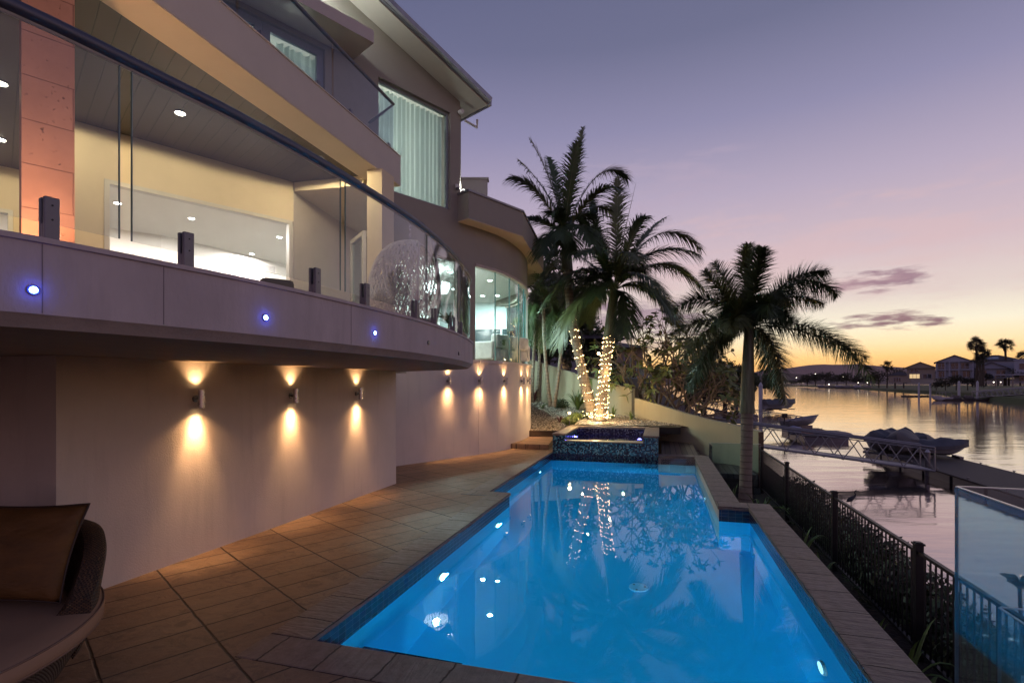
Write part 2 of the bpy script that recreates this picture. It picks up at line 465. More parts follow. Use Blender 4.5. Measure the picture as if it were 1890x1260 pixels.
# ------------------------------------------------------------------ paving, pool, spa
def paving_mat():
    m, nt, out = new_mat('brown slate paving'); t = NT(nt); p = t.pos()
    s = t.n('ShaderNodeSeparateXYZ'); t.l(p, s.inputs[0]); x, y = s.outputs[0], s.outputs[1]
    wob = t.m('MULTIPLY', t.m('SUBTRACT', t.noise(p, 5, 3, .6), .5), .018)
    k = math.sqrt(.5)
    w = t.m('ADD', t.m('MULTIPLY', t.m('ADD', x, y), k), wob)       # across the long joints
    q = t.m('ADD', t.m('MULTIPLY', t.m('SUBTRACT', y, x), k), wob)
    a = t.m('DIVIDE', t.m('SUBTRACT', w, .441), .648); b = t.m('DIVIDE', t.m('SUBTRACT', q, 3.99), .34)
    fa, fb = t.m('FLOOR', a), t.m('FLOOR', b)
    wn_ = t.n('ShaderNodeTexWhiteNoise', noise_dimensions='2D'); t.l(t.vec(fa, fb), wn_.inputs['Vector'])
    ea = t.m('MULTIPLY', t.m('SUBTRACT', .5, t.m('ABSOLUTE', t.m('SUBTRACT', t.m('SUBTRACT', a, fa), .5))), .648)
    eb = t.m('MULTIPLY', t.m('SUBTRACT', .5, t.m('ABSOLUTE', t.m('SUBTRACT', t.m('SUBTRACT', b, fb), .5))), .34)
    e = t.m('MINIMUM', ea, t.m('MULTIPLY', eb, 1.15))
    joint = t.ramp(e, [(.004, 1), (.010, 0)])
    n1 = t.noise(p, 1.3, 6, .65); n2 = t.noise(t.map(p, (1, 1, 1), (3, 1, 0)), 9, 7, .7, .8)
    col = t.mix(t.ramp(n2, [(.3, 0), (.72, 1)]), (.175, .112, .074), (.34, .225, .15))
    col = t.mix(t.m('MULTIPLY', t.ramp(n1, [(.5, 0), (.75, 1)]), .35), col, (.44, .31, .21))
    col = t.mix(t.m('MULTIPLY', wn_.outputs[0], .45), col, (.17, .10, .06))
    col = t.mix(joint, col, (.022, .015, .012))
    col = t.mix(t.m('MULTIPLY', t.ramp(t.noise(t.map(p, (1, 1, 1), (7, 2, 0)), 4.5, 8, .72, 1.2), [(.52, 0), (.62, 1)]), .5), col, (.09, .055, .036))
    h = t.m('ADD', t.m('MULTIPLY', n2, .5), t.m('MULTIPLY', t.noise(t.map(p, (1, 1, 1), (0, 5, 0)), 3.5, 6, .6, 1.5), .9))
    h = t.m('SUBTRACT', h, joint)
    t.bsdf(out, col, t.ramp(n2, [(.2, .42), (.8, .68)]), 0, t.bump(h, .9, .012), .5)
    return m
M['paving'] = paving_mat()
def coping_mat():
    m, nt, out = new_mat('slate coping stone'); t = NT(nt); u = t.uv(); p = t.pos()
    s = t.n('ShaderNodeSeparateXYZ'); t.l(u, s.inputs[0])
    wob = t.m('MULTIPLY', t.m('SUBTRACT', t.noise(p, 6, 4, .6), .5), .05)
    a = t.m('DIVIDE', t.m('ADD', s.outputs[1], wob), .42); fa = t.m('FLOOR', a)
    e = t.m('SUBTRACT', .5, t.m('ABSOLUTE', t.m('SUBTRACT', t.m('SUBTRACT', a, fa), .5)))
    joint = t.ramp(e, [(.006, 1), (.018, 0)])
    rid = t.n('ShaderNodeTexNoise'); t.l(t.map(u, (1.2, 7, 1)), rid.inputs[0]); rid.inputs['Scale'].default_value = 2.2; rid.inputs['Detail'].default_value = 6; rid.inputs['Distortion'].default_value = 1.2
    n2 = t.noise(p, 12, 6, .65)
    col = t.mix(t.ramp(n2, [(.3, 0), (.7, 1)]), (.19, .135, .108), (.32, .24, .20))
    wn_ = t.n('ShaderNodeTexWhiteNoise', noise_dimensions='1D'); t.l(fa, wn_.inputs['W'])
    col = t.mix(t.m('MULTIPLY', wn_.outputs[0], .35), col, (.15, .11, .09))
    col = t.mix(joint, col, (.03, .022, .018))
    h = t.m('SUBTRACT', t.m('ADD', rid.outputs[0], t.m('MULTIPLY', n2, .3)), joint)
    t.bsdf(out, col, .55, 0, t.bump(h, 1.0, .018), .45); return m
M['coping'] = coping_mat()
M['bandtile'] = mosaic('dark blue waterline tile', .048, [(.012, .02, .07), (.016, .03, .10), (.008, .012, .045), (.02, .025, .08)], (.16, .14, .2), 2.0, .12, .07)
M['spatile'] = mosaic('blue glass mosaic', .03, [(.015, .03, .07), (.02, .18, .28), (.02, .05, .12), (.12, .45, .58), (.01, .02, .045), (.03, .24, .38), (.25, .55, .62), (.015, .05, .10)], (.05, .07, .09), 1.0, .1, .08)
M['spaintile'] = mosaic('dark blue spa mosaic', .03, [(.01, .01, .04), (.02, .02, .09), (.10, .12, .25), (.01, .01, .05), (.02, .03, .10), (.16, .18, .30)], (.05, .05, .08), 1.0, .1, .08)
def poolfloor():
    m, nt, out = new_mat('blue pebble pool finish'); t = NT(nt); p = t.pos()
    n = t.noise(p, 60, 3, .7); n2 = t.noise(p, .7, 3, .5)
    c = t.mix(n, (.012, .40, .62), (.035, .55, .80)); c = t.mix(t.m('MULTIPLY', n2, .3), c, (.02, .28, .55))
    t.bsdf(out, c, .8, 0, None, .2); return m
M['poolfloor'] = poolfloor()
def water_mat(name, tint, scale=1.6, dist=.004, ior=1.33):
    m, nt, out = new_mat(name); t = NT(nt); p = t.pos()
    h = t.m('ADD', t.noise(p, scale, 2, .5), t.m('MULTIPLY', t.noise(p, scale * 3.4, 2, .5), .22))
    nm = t.bump(h, 1.0, dist)
    f0 = ((ior - 1) / (ior + 1)) ** 2
    tr = t.n('ShaderNodeBsdfRefraction'); tr.inputs['Color'].default_value = tint + (1,); tr.inputs['IOR'].default_value = 1.33; tr.inputs['Roughness'].default_value = 0; t.l(nm, tr.inputs['Normal'])
    g = t.n('ShaderNodeBsdfGlossy'); g.inputs['Roughness'].default_value = .012; t.l(nm, g.inputs['Normal'])
    mx = t.n('ShaderNodeMixShader'); t.l(t.schlick(f0, nm), mx.inputs[0]); t.l(tr.outputs[0], mx.inputs[1]); t.l(g.outputs[0], mx.inputs[2])
    t.l(mx.outputs[0], out.inputs[0]); return m
M['poolwater'] = water_mat('clear pool water', (.62, .90, .98), 1.2, .0009)
M['spawater'] = water_mat('spa water', (.5, .6, .95), 3.0, .003)

# paved deck: one sheet with the pool left open
b = MB()
DK = [(-16, 1.78, -6, 2.76), (-16, -2.70, 2.76, 7.84), (-16, -3.06, 7.84, 15.2), (-3.06, -2.72, 13.71, 14.6), (-2.72, 1.1, 16.0, 16.3)]
for (u0, u1, v0, v1) in DK[:4]: b.ubox(u0, u1, v0, v1, -.25, 0)
b.build('deck_paving', M['paving'], kind='structure')

WL = -.215
pool = thing('swimming_pool', 'long blue lit swimming pool with stone coping, stepping in beside the house', 'swimming pool', uv(-.6, 8.2, -1.5))
outer = [(-2.38, 3.07), (1.256, 3.07), (1.256, 8.12), (.84, 8.12), (.84, 13.4), (-2.75, 13.4), (-2.75, 8.15), (-2.38, 8.15)]
P2 = [tuple(uv(a, c))[:2] for a, c in outer]
b = MB(); n = len(P2)
for i in range(n):
    p, q = P2[i], P2[(i + 1) % n]; zt = WL - .02
    b.face([(p[0], p[1], -1.55), (q[0], q[1], -1.55), (q[0], q[1], zt), (p[0], p[1], zt)][::-1])
b.face([(x, y, -1.55) for x, y in P2])
b.build('pool_shell', M['poolfloor'], pool)
b = MB()
for i in range(n):
    p, q = P2[i], P2[(i + 1) % n]
    L = (Vector(q) - Vector(p)).length
    for z0, z1 in ((WL - .02, -.03),):
        b.face([(q[0], q[1], z0), (p[0], p[1], z0), (p[0], p[1], z1), (q[0], q[1], z1)], [(L, z0), (0, z0), (0, z1), (L, z1)])
b.build('waterline_tiles', M['bandtile'], pool)
b = MB(); b.face([(x, y, WL) for x, y in P2]); b.build('water_surface', M['poolwater'], pool)
# coping strips, butted end to end
cop = [(-2.70, 1.58, 2.76, 3.09, 1), (-2.70, -2.36, 3.09, 7.84, 0), (-3.06, -2.36, 7.84, 8.17, 1), (-3.06, -2.73, 8.17, 13.7, 0),
       (1.236, 1.58, 3.09, 8.10, 0), (.82, 1.58, 8.10, 8.45, 1), (.82, 1.165, 8.45, 13.38, 0), (-.03, 1.165, 13.38, 13.72, 1)]
for (u0, u1, v0, v1, h) in cop:
    b = MB(); b.ubox(u0, u1, v0, v1, -.045, .006)
    b.build('coping', M['coping'], pool, rot=(-PA if not h else R(90) - PA), bevel=.012)
# coping body under the strips on the garden side
b = MB()
for (u0, u1, v0, v1) in [(-2.70, 1.56, 2.78, 3.07), (1.26, 1.56, 3.07, 8.10), (.84, 1.56, 8.125, 8.43), (.84, 1.145, 8.43, 13.4), (-.03, 1.145, 13.4, 13.70)]:
    b.ubox(u0, u1, v0, v1, -1.3, -.046)
b.build('pool_wall', M['stucco'], pool)
# entry steps and swim-out bench
b = MB()
b.ubox(-2.378, -1.5, 3.072, 3.8, -1.549, -.62)
b.build('pool_steps', M['poolfloor'], pool)
b = MB()
b.prism([tuple(uv(a, c))[:2] for a, c in ((-1.54, 3.075), (-1.498, 3.075), (-1.498, 3.802), (-2.376, 3.802), (-2.376, 3.76), (-1.54, 3.76))], -.619, -.615)
b.build('step_edge_tiles', M['bandtile'], pool)
p = uv(-.25, 6.55, -1.545); b = MB(); b.cyl(p, .115, p.z, p.z + .02, 28)
dr = b.build('drain_cover', plain('pale drain cover', (.3, .6, .75), .5), pool)
b = MB()
for a in (0, 120, 240): b.cyl(p + Vector((math.cos(R(a)) * .08, math.sin(R(a)) * .08, 0)), .014, p.z + .021, p.z + .024, 10)
b.build('screws', M['charcoal'], dr)
# skimmer mouth in the far right corner
b = MB(); b.ubox(.25, .62, 13.36, 13.39, -.20, -.06); b.build('skimmer', M['charcoal'], pool)
b = MB(); b.ubox(.18, .64, 13.45, 13.63, .007, .011); b.build('skimmer_lid', plain('skimmer lid', (.2, .15, .13), .6), pool)

def lamp_light(kind, name, loc, energy, color, size=.05, spot=None, blend=.6, rot=None, parent=None, shape=None):
    d = bpy.data.lights.new(name, kind); d.energy = energy; d.color = color
    if kind == 'AREA':
        d.shape = 'DISK' if shape is None else 'RECTANGLE'; d.size = size if shape is None else shape[0]
        if shape: d.size_y = shape[1]
    else: d.shadow_soft_size = size
    if kind == 'SPOT': d.spot_size = R(spot); d.spot_blend = blend
    o = bpy.data.objects.new(name, d); C.objects.link(o)
    if parent is not None:
        o.parent = parent; o.location = Vector(loc) - wloc(parent)
    else: o.location = loc
    if rot is not None: o.rotation_euler = rot
    return o
def aim(d):
    return Vector(d).to_track_quat('-Z', 'Y').to_euler()
# underwater lamps set in the walls
PL = [((-2.38, 5.35), (1, 0)), ((-2.38, 7.4), (1, 0)), ((-2.75, 11.9), (1, 0)), ((1.256, 4.6), (-1, 0)), ((.84, 10.2), (-1, 0)), ((-.7, 3.07), (0, 1))]
for i, ((u, v), (du, dv)) in enumerate(PL):
    zc = -.62 if i < 3 else -.75
    p = uv(u, v, zc); d = ND * du + VD * dv
    b = MB(); q = p + d * .03
    b.tube([p + d * .003, p + d * .028], .085, 20); lp = b.build('pool_light', M['white'], pool)
    b = MB(); b.tube([p + d * .029, p + d * .033], .07, 20)
    b.build('lens', glow('pool lamp glow', (.45, .85, 1), 9 if i < 3 else 2), lp)
    lamp_light('AREA', 'pool_lamp', p + d * .06, 64 if i not in (3, 4) else 118, (.32, .74, 1.0), .16, rot=aim(d + Vector((0, 0, -.25))), parent=lp)

# spa raised beyond the pool
spa = thing('spa', 'raised spa clad in blue glass mosaic glowing violet at the far end of the pool', 'spa', uv(-1.4, 14.5, 0))
su0, su1, sv0, sv1, sz = -2.72, -.03, 13.40, 15.9, .44
b = MB(); b.ubox(su0, su1, sv0, sv0 + .28, -.9, .29); b.ubox(su0, su0 + .32, sv0, sv0 + .278, .291, sz); b.ubox(su1 - .36, su1, sv0, sv0 + .278, .291, sz)
b.ubox(su0, su0 + .3, sv0 + .281, sv1, -.3, sz); b.ubox(su1 - .34, su1, sv0 + .281, sv1, -.9, sz)
b.build('tiled_wall', M['spatile'], spa)
b = MB(); b.ubox(su0 + .301, su1 - .341, sv1 - .3, sv1, -.3, sz + .02); b.ubox(su0 + .301, su1 - .341, sv0 + .281, sv1 - .301, -.6, -.5)
b.build('inner_wall', M['spaintile'], spa)
for (u0, u1, v0, v1, h) in [(su0 - .02, su0 + .34, sv0 - .02, sv1, 0), (su1 - .38, su1 + .02, sv0 - .02, sv1, 0), (su0 - .02, su1 + .02, sv1 + .001, sv1 + .4, 1)]:
    b = MB(); b.ubox(u0, u1, v0, v1, sz + .001 if not h else sz + .02, sz + .05)
    b.build('coping', M['coping'], spa, rot=(-PA if not h else R(90) - PA), bevel=.01)
b = MB(); b.ubox(su0 + .345, su1 - .385, sv0 - .01, sv0 + .29, .291, .31); b.build('weir', plain('pale weir edge', (.45, .36, .25), .35), spa)
b = MB(); b.face([uv(su0 + .3, sv0 + .28, .30), uv(su1 - .34, sv0 + .28, .30), uv(su1 - .34, sv1 - .3, .30), uv(su0 + .3, sv1 - .3, .30)])
b.build('water_surface', M['spawater'], spa)
b = MB(); q = uv(su0 + .31, 14.7, .17); b.tube([q, q + ND * .03], .05, 16); lp = b.build('spa_light', glow('violet lamp glow', (.25, .2, 1), 25), spa)
lamp_light('POINT', 'spa_lamp', q + ND * .1, 14, (.22, .18, 1), .05, parent=lp)
lamp_light('POINT', 'spa_lamp', uv(su1 - .5, 14.6, .1), 10, (.22, .18, 1), .05, parent=lp)

# ------------------------------------------------------------------ house
house = thing('house', 'large rendered two storey house with curved balconies and glass balustrades beside the pool', 'house', (-6, 9, 0))
HP = Vector((-.94, 13.15)); HD = Vector((-.68, -.733)).normalized()    # main 45 degree facade, running back to the left
HN = Vector((.733, -.68))                                            # outward normal of that facade
def hp(t, o=0.0): return HP + HD * t + HN * o
CZ = 5.05; FZ = 2.40; BZ = 2.03
def tup(p, z=None): return (p[0], p[1]) if z is None else (p[0], p[1], z)

# --- lower pool level walls
b = MB(); G0 = Vector((-3.694, 4.17)); G2 = Vector((-2.093, 9.293)); gd = (G2 - G0).normalized(); gn = Vector((-gd.y, gd.x))
b.prism([tup(G0), tup(G2), tup(G2 + gn * 6), tup(G0 + gn * 1.2)], 0, BZ)
b.build('pool_level_wall', M['stucco'], house)
b = MB(); A = G0 + gn * 1.2
b.prism([tup(A), tup(A + gn * .3 - gd * .001), tup(A + gn * .3 - gd * 8), tup(A - gd * 8)], 0, BZ)
b.build('recessed_wall', M['stucco'], house)
b = MB(); b.prism([tup(hp(6.0, .12)), tup(hp(0, .12)), tup(hp(0, -.3)), tup(hp(6, -.3))], 0, 2.03); b.prism([tup(hp(2.2, .12)), tup(hp(0, .12)), tup(hp(0, -.3)), tup(hp(2.2, -.3))], 2.03, 2.33)
b.build('rear_wall', M['stucco'], house)
bow = spline([tup(hp(0, .0)), (-.37, 13.9), (.08, 14.9), (.36, 15.9), (.50, 17.0), (.50, 18.2), (.35, 19.4), (-.1, 20.4), (-1.5, 21.2)], 8)
bowo = offset(bow, -.12); bowi = offset(bow, .3)
def ribbon(mb, a, c, z0, z1, m=0):                    # solid band between two polylines
    n = len(a)
    for i in range(n - 1):
        p, q, r_, s_ = a[i], a[i + 1], c[i + 1], c[i]
        mb.face([tup(p, z0), tup(q, z0), tup(q, z1), tup(p, z1)], None, m)
        mb.face([tup(r_, z0), tup(s_, z0), tup(s_, z1), tup(r_, z1)], None, m)
        mb.face([tup(p, z1), tup(q, z1), tup(r_, z1), tup(s_, z1)], None, m)
        mb.face([tup(s_, z0), tup(r_, z0), tup(q, z0), tup(p, z0)], None, m)
    for k in (0, n - 1):
        f = [tup(a[k], z0), tup(c[k], z0), tup(c[k], z1), tup(a[k], z1)]
        mb.face(f if k == 0 else f[::-1], None, m)
b = MB(); ribbon(b, bowo, bowi, -.1, 2.33); b.build('bow_retaining_wall', M['stucco'], house, smooth=True)
b = MB(); ribbon(b, offset(bow, -.16), bowi, 2.331, 2.40); b.prism([tup(hp(3.3, .16)), tup(hp(0.02, .16)), tup(hp(0.02, -.3)), tup(hp(3.3, -.3))], 2.331, 2.40)
b.build('sill_ledge', M['stucco'], house, smooth=True)

# --- lower balcony
edge = spline([(-3.35, .55), (-2.75, 1.12), (-2.32, 1.60), (-2.0, 2.01), (-1.86, 2.24), (-1.70, 2.55), (-1.478, 3.0), (-1.18, 3.775), (-.872, 4.79), (-.66, 5.94), (-.575, 7.1), (-.60, 7.75), (-.78, 8.35), (-1.35, 9.05), (-2.3, 10.0), (-3.05, 10.75)], 10)
back = [(-14, 10.75), (-14, .55)]
poly = [tup(p) for p in edge] + back
b = MB()
prof = [(0.06, BZ), (0.02, BZ + .04), (0.0, BZ + .055), (0.0, FZ - .025), (-.012, FZ - .022), (-.012, FZ), ]
rows = [[tup(p, z) for p in offset(edge, o)] for o, z in prof]
for r0, r1 in zip(rows, rows[1:]):
    for i in range(len(edge) - 1): b.face([r0[i], r0[i + 1], r1[i + 1], r1[i]])
top = rows[-1] + [(x, y, FZ) for x, y in back]; b.face(top)
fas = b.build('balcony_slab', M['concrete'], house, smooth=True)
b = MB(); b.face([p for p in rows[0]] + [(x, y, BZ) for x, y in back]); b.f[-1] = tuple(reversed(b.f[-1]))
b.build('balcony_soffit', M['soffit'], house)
# vertical joints in the fascia
L = arclen(edge)
def s_at_ratio(r):                                     # arc length where the edge crosses a plan direction x/y = r (searching from the near end)
    best = None
    for i in range(len(edge) - 1):
        a = edge[i].x / edge[i].y; c = edge[i + 1].x / edge[i + 1].y
        if (a - r) * (c - r) <= 0: return L[i] + (L[i + 1] - L[i]) * (r - a) / (c - a)
    return L[-1]
b = MB()
for px in (78, 302, 648):
    s = s_at_ratio((px - 945) / 950); p, d = along(edge, s)
    b.obox(p + Vector((d.y, -d.x)) * .0005, d, .0016, .0015, BZ + .06, FZ - .026)
b.build('fascia_joint', plain('dark joint', (.27, .23, .235), .9), fas)
for px, z in ((790, 2.2), (846, 2.16)):
    s = s_at_ratio((px - 945) / 950); p, d = along(edge, s); b = MB(); n_ = Vector((d.y, -d.x)); b.tube([tup(p, z), tup(p + n_ * .012, z)], .022, 12)
    b.build('capped_outlet', M['charcoal'], fas)
# blue marker lamps in the fascia
for i, (px, z, lab) in enumerate(((61, 2.18, 'small blue lamp set in the concrete balcony edge at far left'), (489, 2.19, 'small blue lamp set in the middle of the concrete balcony edge'), (691, 2.20, 'small blue lamp in the balcony edge below the hanging chair'))):
    s = s_at_ratio((px - 945) / 950); p, d = along(edge, s); n_ = Vector((d.y, -d.x))
    t_ = thing('marker_light', lab, 'light', tup(p + n_ * .002, z), 'blue lamps in the balcony edge')
    b = MB(); b.tube([tup(p - n_ * .01, z), tup(p + n_ * .006, z)], .021, 18); b.build('rim', plain('blue plastic rim', (.03, .05, .25), .3), t_)
    b = MB(); b.tube([tup(p + n_ * .006, z), tup(p + n_ * .009, z)], .0135, 18); b.build('lens', glow('blue white glow', (.25, .45, 1), 30), t_)
    lamp_light('POINT', 'marker_lamp', tup(p + n_ * .03, z), .09, (.03, .08, 1), .008, parent=t_)

# balustrade: handrail, frameless panes, clamps
inset = offset(edge, .045)
RZ = 3.32
Li = arclen(inset)
def si(px):
    r = (px - 945) / 950
    for i in range(len(inset) - 1):
        a = inset[i].x / inset[i].y; c = inset[i + 1].x / inset[i + 1].y
        if (a - r) * (c - r) <= 0: return Li[i] + (Li[i + 1] - Li[i]) * (r - a) / (c - a)
    return Li[-1]
endrail = si(856) + 1.2
b = MB(); b.tube([tup(p, RZ) for p in cut(inset, .1, endrail, .12)], .030, 12)
b.build('handrail', M['rail'], house, smooth=True)
b = MB(); b.tube([tup(p, RZ - .035) for p in cut(inset, .1, endrail, .12)], .008, 6)
b.build('glazing_channel', plain('pale glazing channel', (.5, .45, .4), .4), house)
px_joints = [(None, 220), (243, 628), (637, 785), (788, 845), (849, None)]
for a, c in px_joints:
    s0 = .12 if a is None else si(a) ; s1 = endrail if c is None else si(c)
    pa = cut(inset, s0, s1, .15); b = MB(); ribbon(b, offset(pa, -.005), offset(pa, .005), FZ + .075, RZ - .035)
    g = b.build('glass_panel', M['glass'], house, smooth=True)
    for e in (0, -1):
        b = MB(); q = pa[e]; d = (Vector(pa[1]) - Vector(pa[0])) if e == 0 else (Vector(pa[-1]) - Vector(pa[-2]))
        b.obox(q, d, .0018, .0055, FZ + .075, RZ - .035)
        b.build('polished_edge', plain('polished glass edge', (.16, .24, .21), .1, spec=1), g)
for px in (91, 343, 581, 673, 766, 801, 835, 849):
    p, d = along(inset, si(px)); n_ = Vector((d.y, -d.x))
    b = MB()
    for sg in (-1, 1): b.obox(p + n_ * sg * .020, d, .026, .011, FZ, FZ + .18)
    b.obox(p, d, .026, .0085, FZ, FZ + .07)
    cl = b.build('glass_clamp', M['charcoal'], house, bevel=.004)
    b = MB()
    for z in (.085, .145): b.tube([tup(p + n_ * .031, FZ + z), tup(p + n_ * .033, FZ + z)], .004, 8)
    b.build('screw', M['black'], cl)

# --- inner lower facade: cream walls with openings
W0 = Vector((-5.35, 6.43)); WD = Vector((.695, .719)).normalized(); WN = Vector((WD.y, -WD.x))
def wp(s, o=0.0): return W0 + WD * s + WN * o
HEAD = 4.42
def panel(mb, p, q, z0, z1, th=.2, m=0):               # wall from p to q, body on the left of p->q
    mb.seg(p, q, 0, th, z0, z1, m)
b = MB()
panel(b, wp(0), wp(.20), FZ, CZ); panel(b, wp(.20), wp(2.62), HEAD, CZ)
b.seg(wp(0), wp(0) + Vector((-WD.y, WD.x)) * 2.52, 0, .2, FZ, CZ)     # return wall (body hidden inside)
WB = wp(0) + Vector((-WD.y, WD.x)) * 2.52
panel(b, WB - WD * 6, WB - WD * 2.9, HEAD, CZ); panel(b, WB - WD * 2.9, WB, HEAD, CZ); panel(b, WB - WD * .55, WB - WD * .001, FZ, HEAD)
b.build('cream_wall', M['cream'], house)
# door frames round the openings
def frame(mb, p, q, z0, z1, w=.06, depth=.10, sill=True):
    p = Vector(p); q = Vector(q); d = (q - p).normalized(); L_ = (q - p).length
    mb.seg(p, q, -.012, depth, z1 - w, z1); 
    mb.seg(p, q, -.012, depth, z0, z1 - w, a=0, b=w); mb.seg(p, q, -.012, depth, z0, z1 - w, a=L_ - w, b=L_)
    if sill: mb.seg(p, q, -.012, depth, z0, z0 + w * .6, a=w, b=L_ - w)
b = MB(); frame(b, wp(.201), wp(2.6), FZ, HEAD - .002, .055); b.build('door_frame', M['whiteframe'], house)
b = MB(); frame(b, WB - WD * 5.5, WB - WD * .552, FZ, HEAD - .002, .055); b.build('door_frame', M['whiteframe'], house)
# open door leaf, swung out at the end of the opening
b = MB(); dq = Vector((-2.48, 8.72)); dp = Vector((-2.90, 9.36)); frame(b, dq, dp, FZ + .02, HEAD - .03, .07, .045); dl = b.build('door_leaf', M['whiteframe'], house)
b = MB(); b.seg(dq, dp, .012, .02, FZ + .09, HEAD - .1, a=.07, b=(dp - dq).length - .07); b.build('pane', M['winglass'], dl)

# facade wall segments (45 degrees)
TW = 5.8
b = MB()
def hseg(mb, t0, t1, z0, z1, o0=0.0, o1=-.25, m=0):
    mb.prism([tup(hp(t1, o0)), tup(hp(t0, o0)), tup(hp(t0, o1)), tup(hp(t1, o1))], z0, z1, m)
# ground floor: window from t .62 to 3.0
hseg(b, 0.0, .50, FZ, 4.86); hseg(b, 3.05, 3.3, FZ, 4.86)
hseg(b, 0.0, 3.3, 4.86, 5.3); hseg(b, 0.0, 6.0, 5.3, 6.02)
UW0, UW1, UZ0, UZ1 = .83, 2.84, 6.03, 8.40
ZR = lambda t: 8.64 + .29 * t                         # sloping wall top under the roof
hseg(b, .515, UW0, 6.02, UZ1); hseg(b, UW1, 4.05, 6.02, UZ1 - .0)
hseg(b, UW0, UW1, 6.02, UZ0)
# gable part with sloping top
def hslope(mb, t0, t1, z0, f, o0=0.0, o1=-.25):
    a = [hp(t0, o0), hp(t1, o0), hp(t1, o1), hp(t0, o1)]; zt = [f(t0), f(t1), f(t1), f(t0)]
    vs = [tup(p, z0) for p in a] + [tup(p, z) for p, z in zip(a, zt)]
    mb.mesh(vs, [(0, 1, 5, 4), (1, 2, 6, 5), (2, 3, 7, 6), (3, 0, 4, 7), (4, 5, 6, 7), (3, 2, 1, 0)])
hslope(b, .515, 9.0, UZ1, ZR)
# side return of the tall block and upper walls beyond the french doors
b.prism([tup(hp(.515, -.251)), tup(hp(.515, 0)), tup(hp(.515, 0) + Vector((0, .001))), tup(hp(.515, -4))], 6.02, 8.6)
hseg(b, 7.6, 9.0, 5.46, 8.40)
b.build('facade_wall', M['taupe'], house)
b = MB(); b.seg(hp(.515, -.25), hp(.515, -5), -.25, 0, 5.0, 8.62); b.build('side_wall', M['taupe'], house)

# upper window with curtains
def hframe(mb, t0, t1, z0, z1, w, o0, o1, mull=()):
    hseg(mb, t0, t1, z1 - w, z1, o0, o1); hseg(mb, t0, t1, z0, z0 + w, o0, o1)
    hseg(mb, t0, t0 + w, z0 + w, z1 - w, o0, o1); hseg(mb, t1 - w, t1, z0 + w, z1 - w, o0, o1)
    for t in mull: hseg(mb, t - w / 2, t + w / 2, z0 + w, z1 - w, o0, o1)
b = MB(); hframe(b, UW0 + .002, UW1 - .002, UZ0 + .002, UZ1 - .002, .05, -.08, -.16); wu = b.build('window', M['frame'], house)
b = MB(); hseg(b, UW0 + .05, UW1 - .05, UZ0 + .05, UZ1 - .05, -.115, -.123); b.build('pane', M['winglass'], wu)
def sheer():
    m, nt, out = new_mat('pale sheer curtain'); t = NT(nt); d = t.n('ShaderNodeBsdfDiffuse'); d.inputs[0].default_value = (.66, .76, .74, 1)
    tl = t.n('ShaderNodeBsdfTranslucent'); tl.inputs[0].default_value = (.72, .80, .78, 1); mx = t.n('ShaderNodeMixShader'); mx.inputs[0].default_value = .5
    t.l(d.outputs[0], mx.inputs[1]); t.l(tl.outputs[0], mx.inputs[2]); t.l(mx.outputs[0], out.inputs[0]); return m
M['curtain'] = sheer()
def curtain(t0, t1, z0, z1, o, parent, mat, n=14, amp=.05):
    b = MB(); N = int(n * 10); pts = []
    for i in range(N + 1):
        u_ = i / N; a = amp * (math.sin(u_ * n * 2 * math.pi + 1.3 * math.sin(u_ * 9)) + .35 * math.sin(u_ * n * 4.7 + 1))
        pts.append(hp(t0 + (t1 - t0) * u_, o + a))
    for i in range(N):
        zz = [z0, z0 + (z1 - z0) * .5, z1]
        for k in range(2):
            s = (1.25, 1.0, .6)
            def pk(p, q_, kk): return tup(q_.lerp(p, 1), zz[kk])
            b.face([tup(pts[i], zz[k]), tup(pts[i + 1], zz[k]), tup(pts[i + 1], zz[k + 1]), tup(pts[i], zz[k + 1])])
    return b.build('curtain', mat, parent, smooth='all')
curtain(UW0 + .06, UW1 - .06, UZ0 + .02, UZ1 - .04, -.30, house, M['curtain'], 15)
# upper french doors
fdm = plain('blue grey door frame', (.22, .25, .33), .45, var=.05)
for k in range(3):
    t0 = 4.06 + k * 1.17; b = MB(); hframe(b, t0, t0 + 1.16, 5.5, 8.39, .13, -.06, -.13); fd = b.build('balcony_door', fdm, house)
    b = MB(); hseg(b, t0 + .13, t0 + 1.03, 5.63, 8.26, -.09, -.10); b.build('pane', M['winglass'], fd)
    b = MB(); hseg(b, t0 + .09, t0 + .11, 6.4, 6.9, -.02, -.04); b.build('handle', M['steel'], fd)
    curtain(t0 + .03, t0 + .82, 5.5, 8.3, -.32, house, M['curtain'], 6)

# lower facade window behind the hanging chair
b = MB(); hframe(b, .502, 3.048, FZ + .03, 4.858, .055, -.06, -.14, (1.75,)); wl_ = b.build('window', M['whiteframe'], house)
b = MB(); hseg(b, .56, 2.99, FZ + .09, 4.80, -.095, -.103); b.build('pane', M['winglass'], wl_)
# curved glazing of the bow
b = MB(); bw = [p for p in bow if p.y < 19.6]
full = bow
ribbon(b, full, offset(full, .25), 4.87, TW + .6); b.build('bow_wall', M['taupe'], house, smooth=True)
b = MB(); ribbon(b, offset(full, -.03), offset(full, .1), 4.80, 4.868); b.build('bow_head_trim', plain('warm pale trim', (.5, .42, .36), .6), house, smooth=True)
gl = offset(full, .07); Lg = arclen(gl)
s = .02; k = 0
while s < Lg[-1] - .5:
    e = min(s + .86, Lg[-1]); pa = cut(gl, s, e, .2); b = MB(); ribbon(b, offset(pa, -.005), offset(pa, .005), FZ + .03, 4.80)
    g = b.build('window_pane', M['winglass'], house, smooth=True)
    b = MB(); q, d = along(gl, e); b.obox(q + d * .006, d, .004, .02, FZ + .03, 4.80); b.build('glass_fin', plain('teal glass edge', (.12, .28, .27), .1, spec=1), g)
    s = e + .012
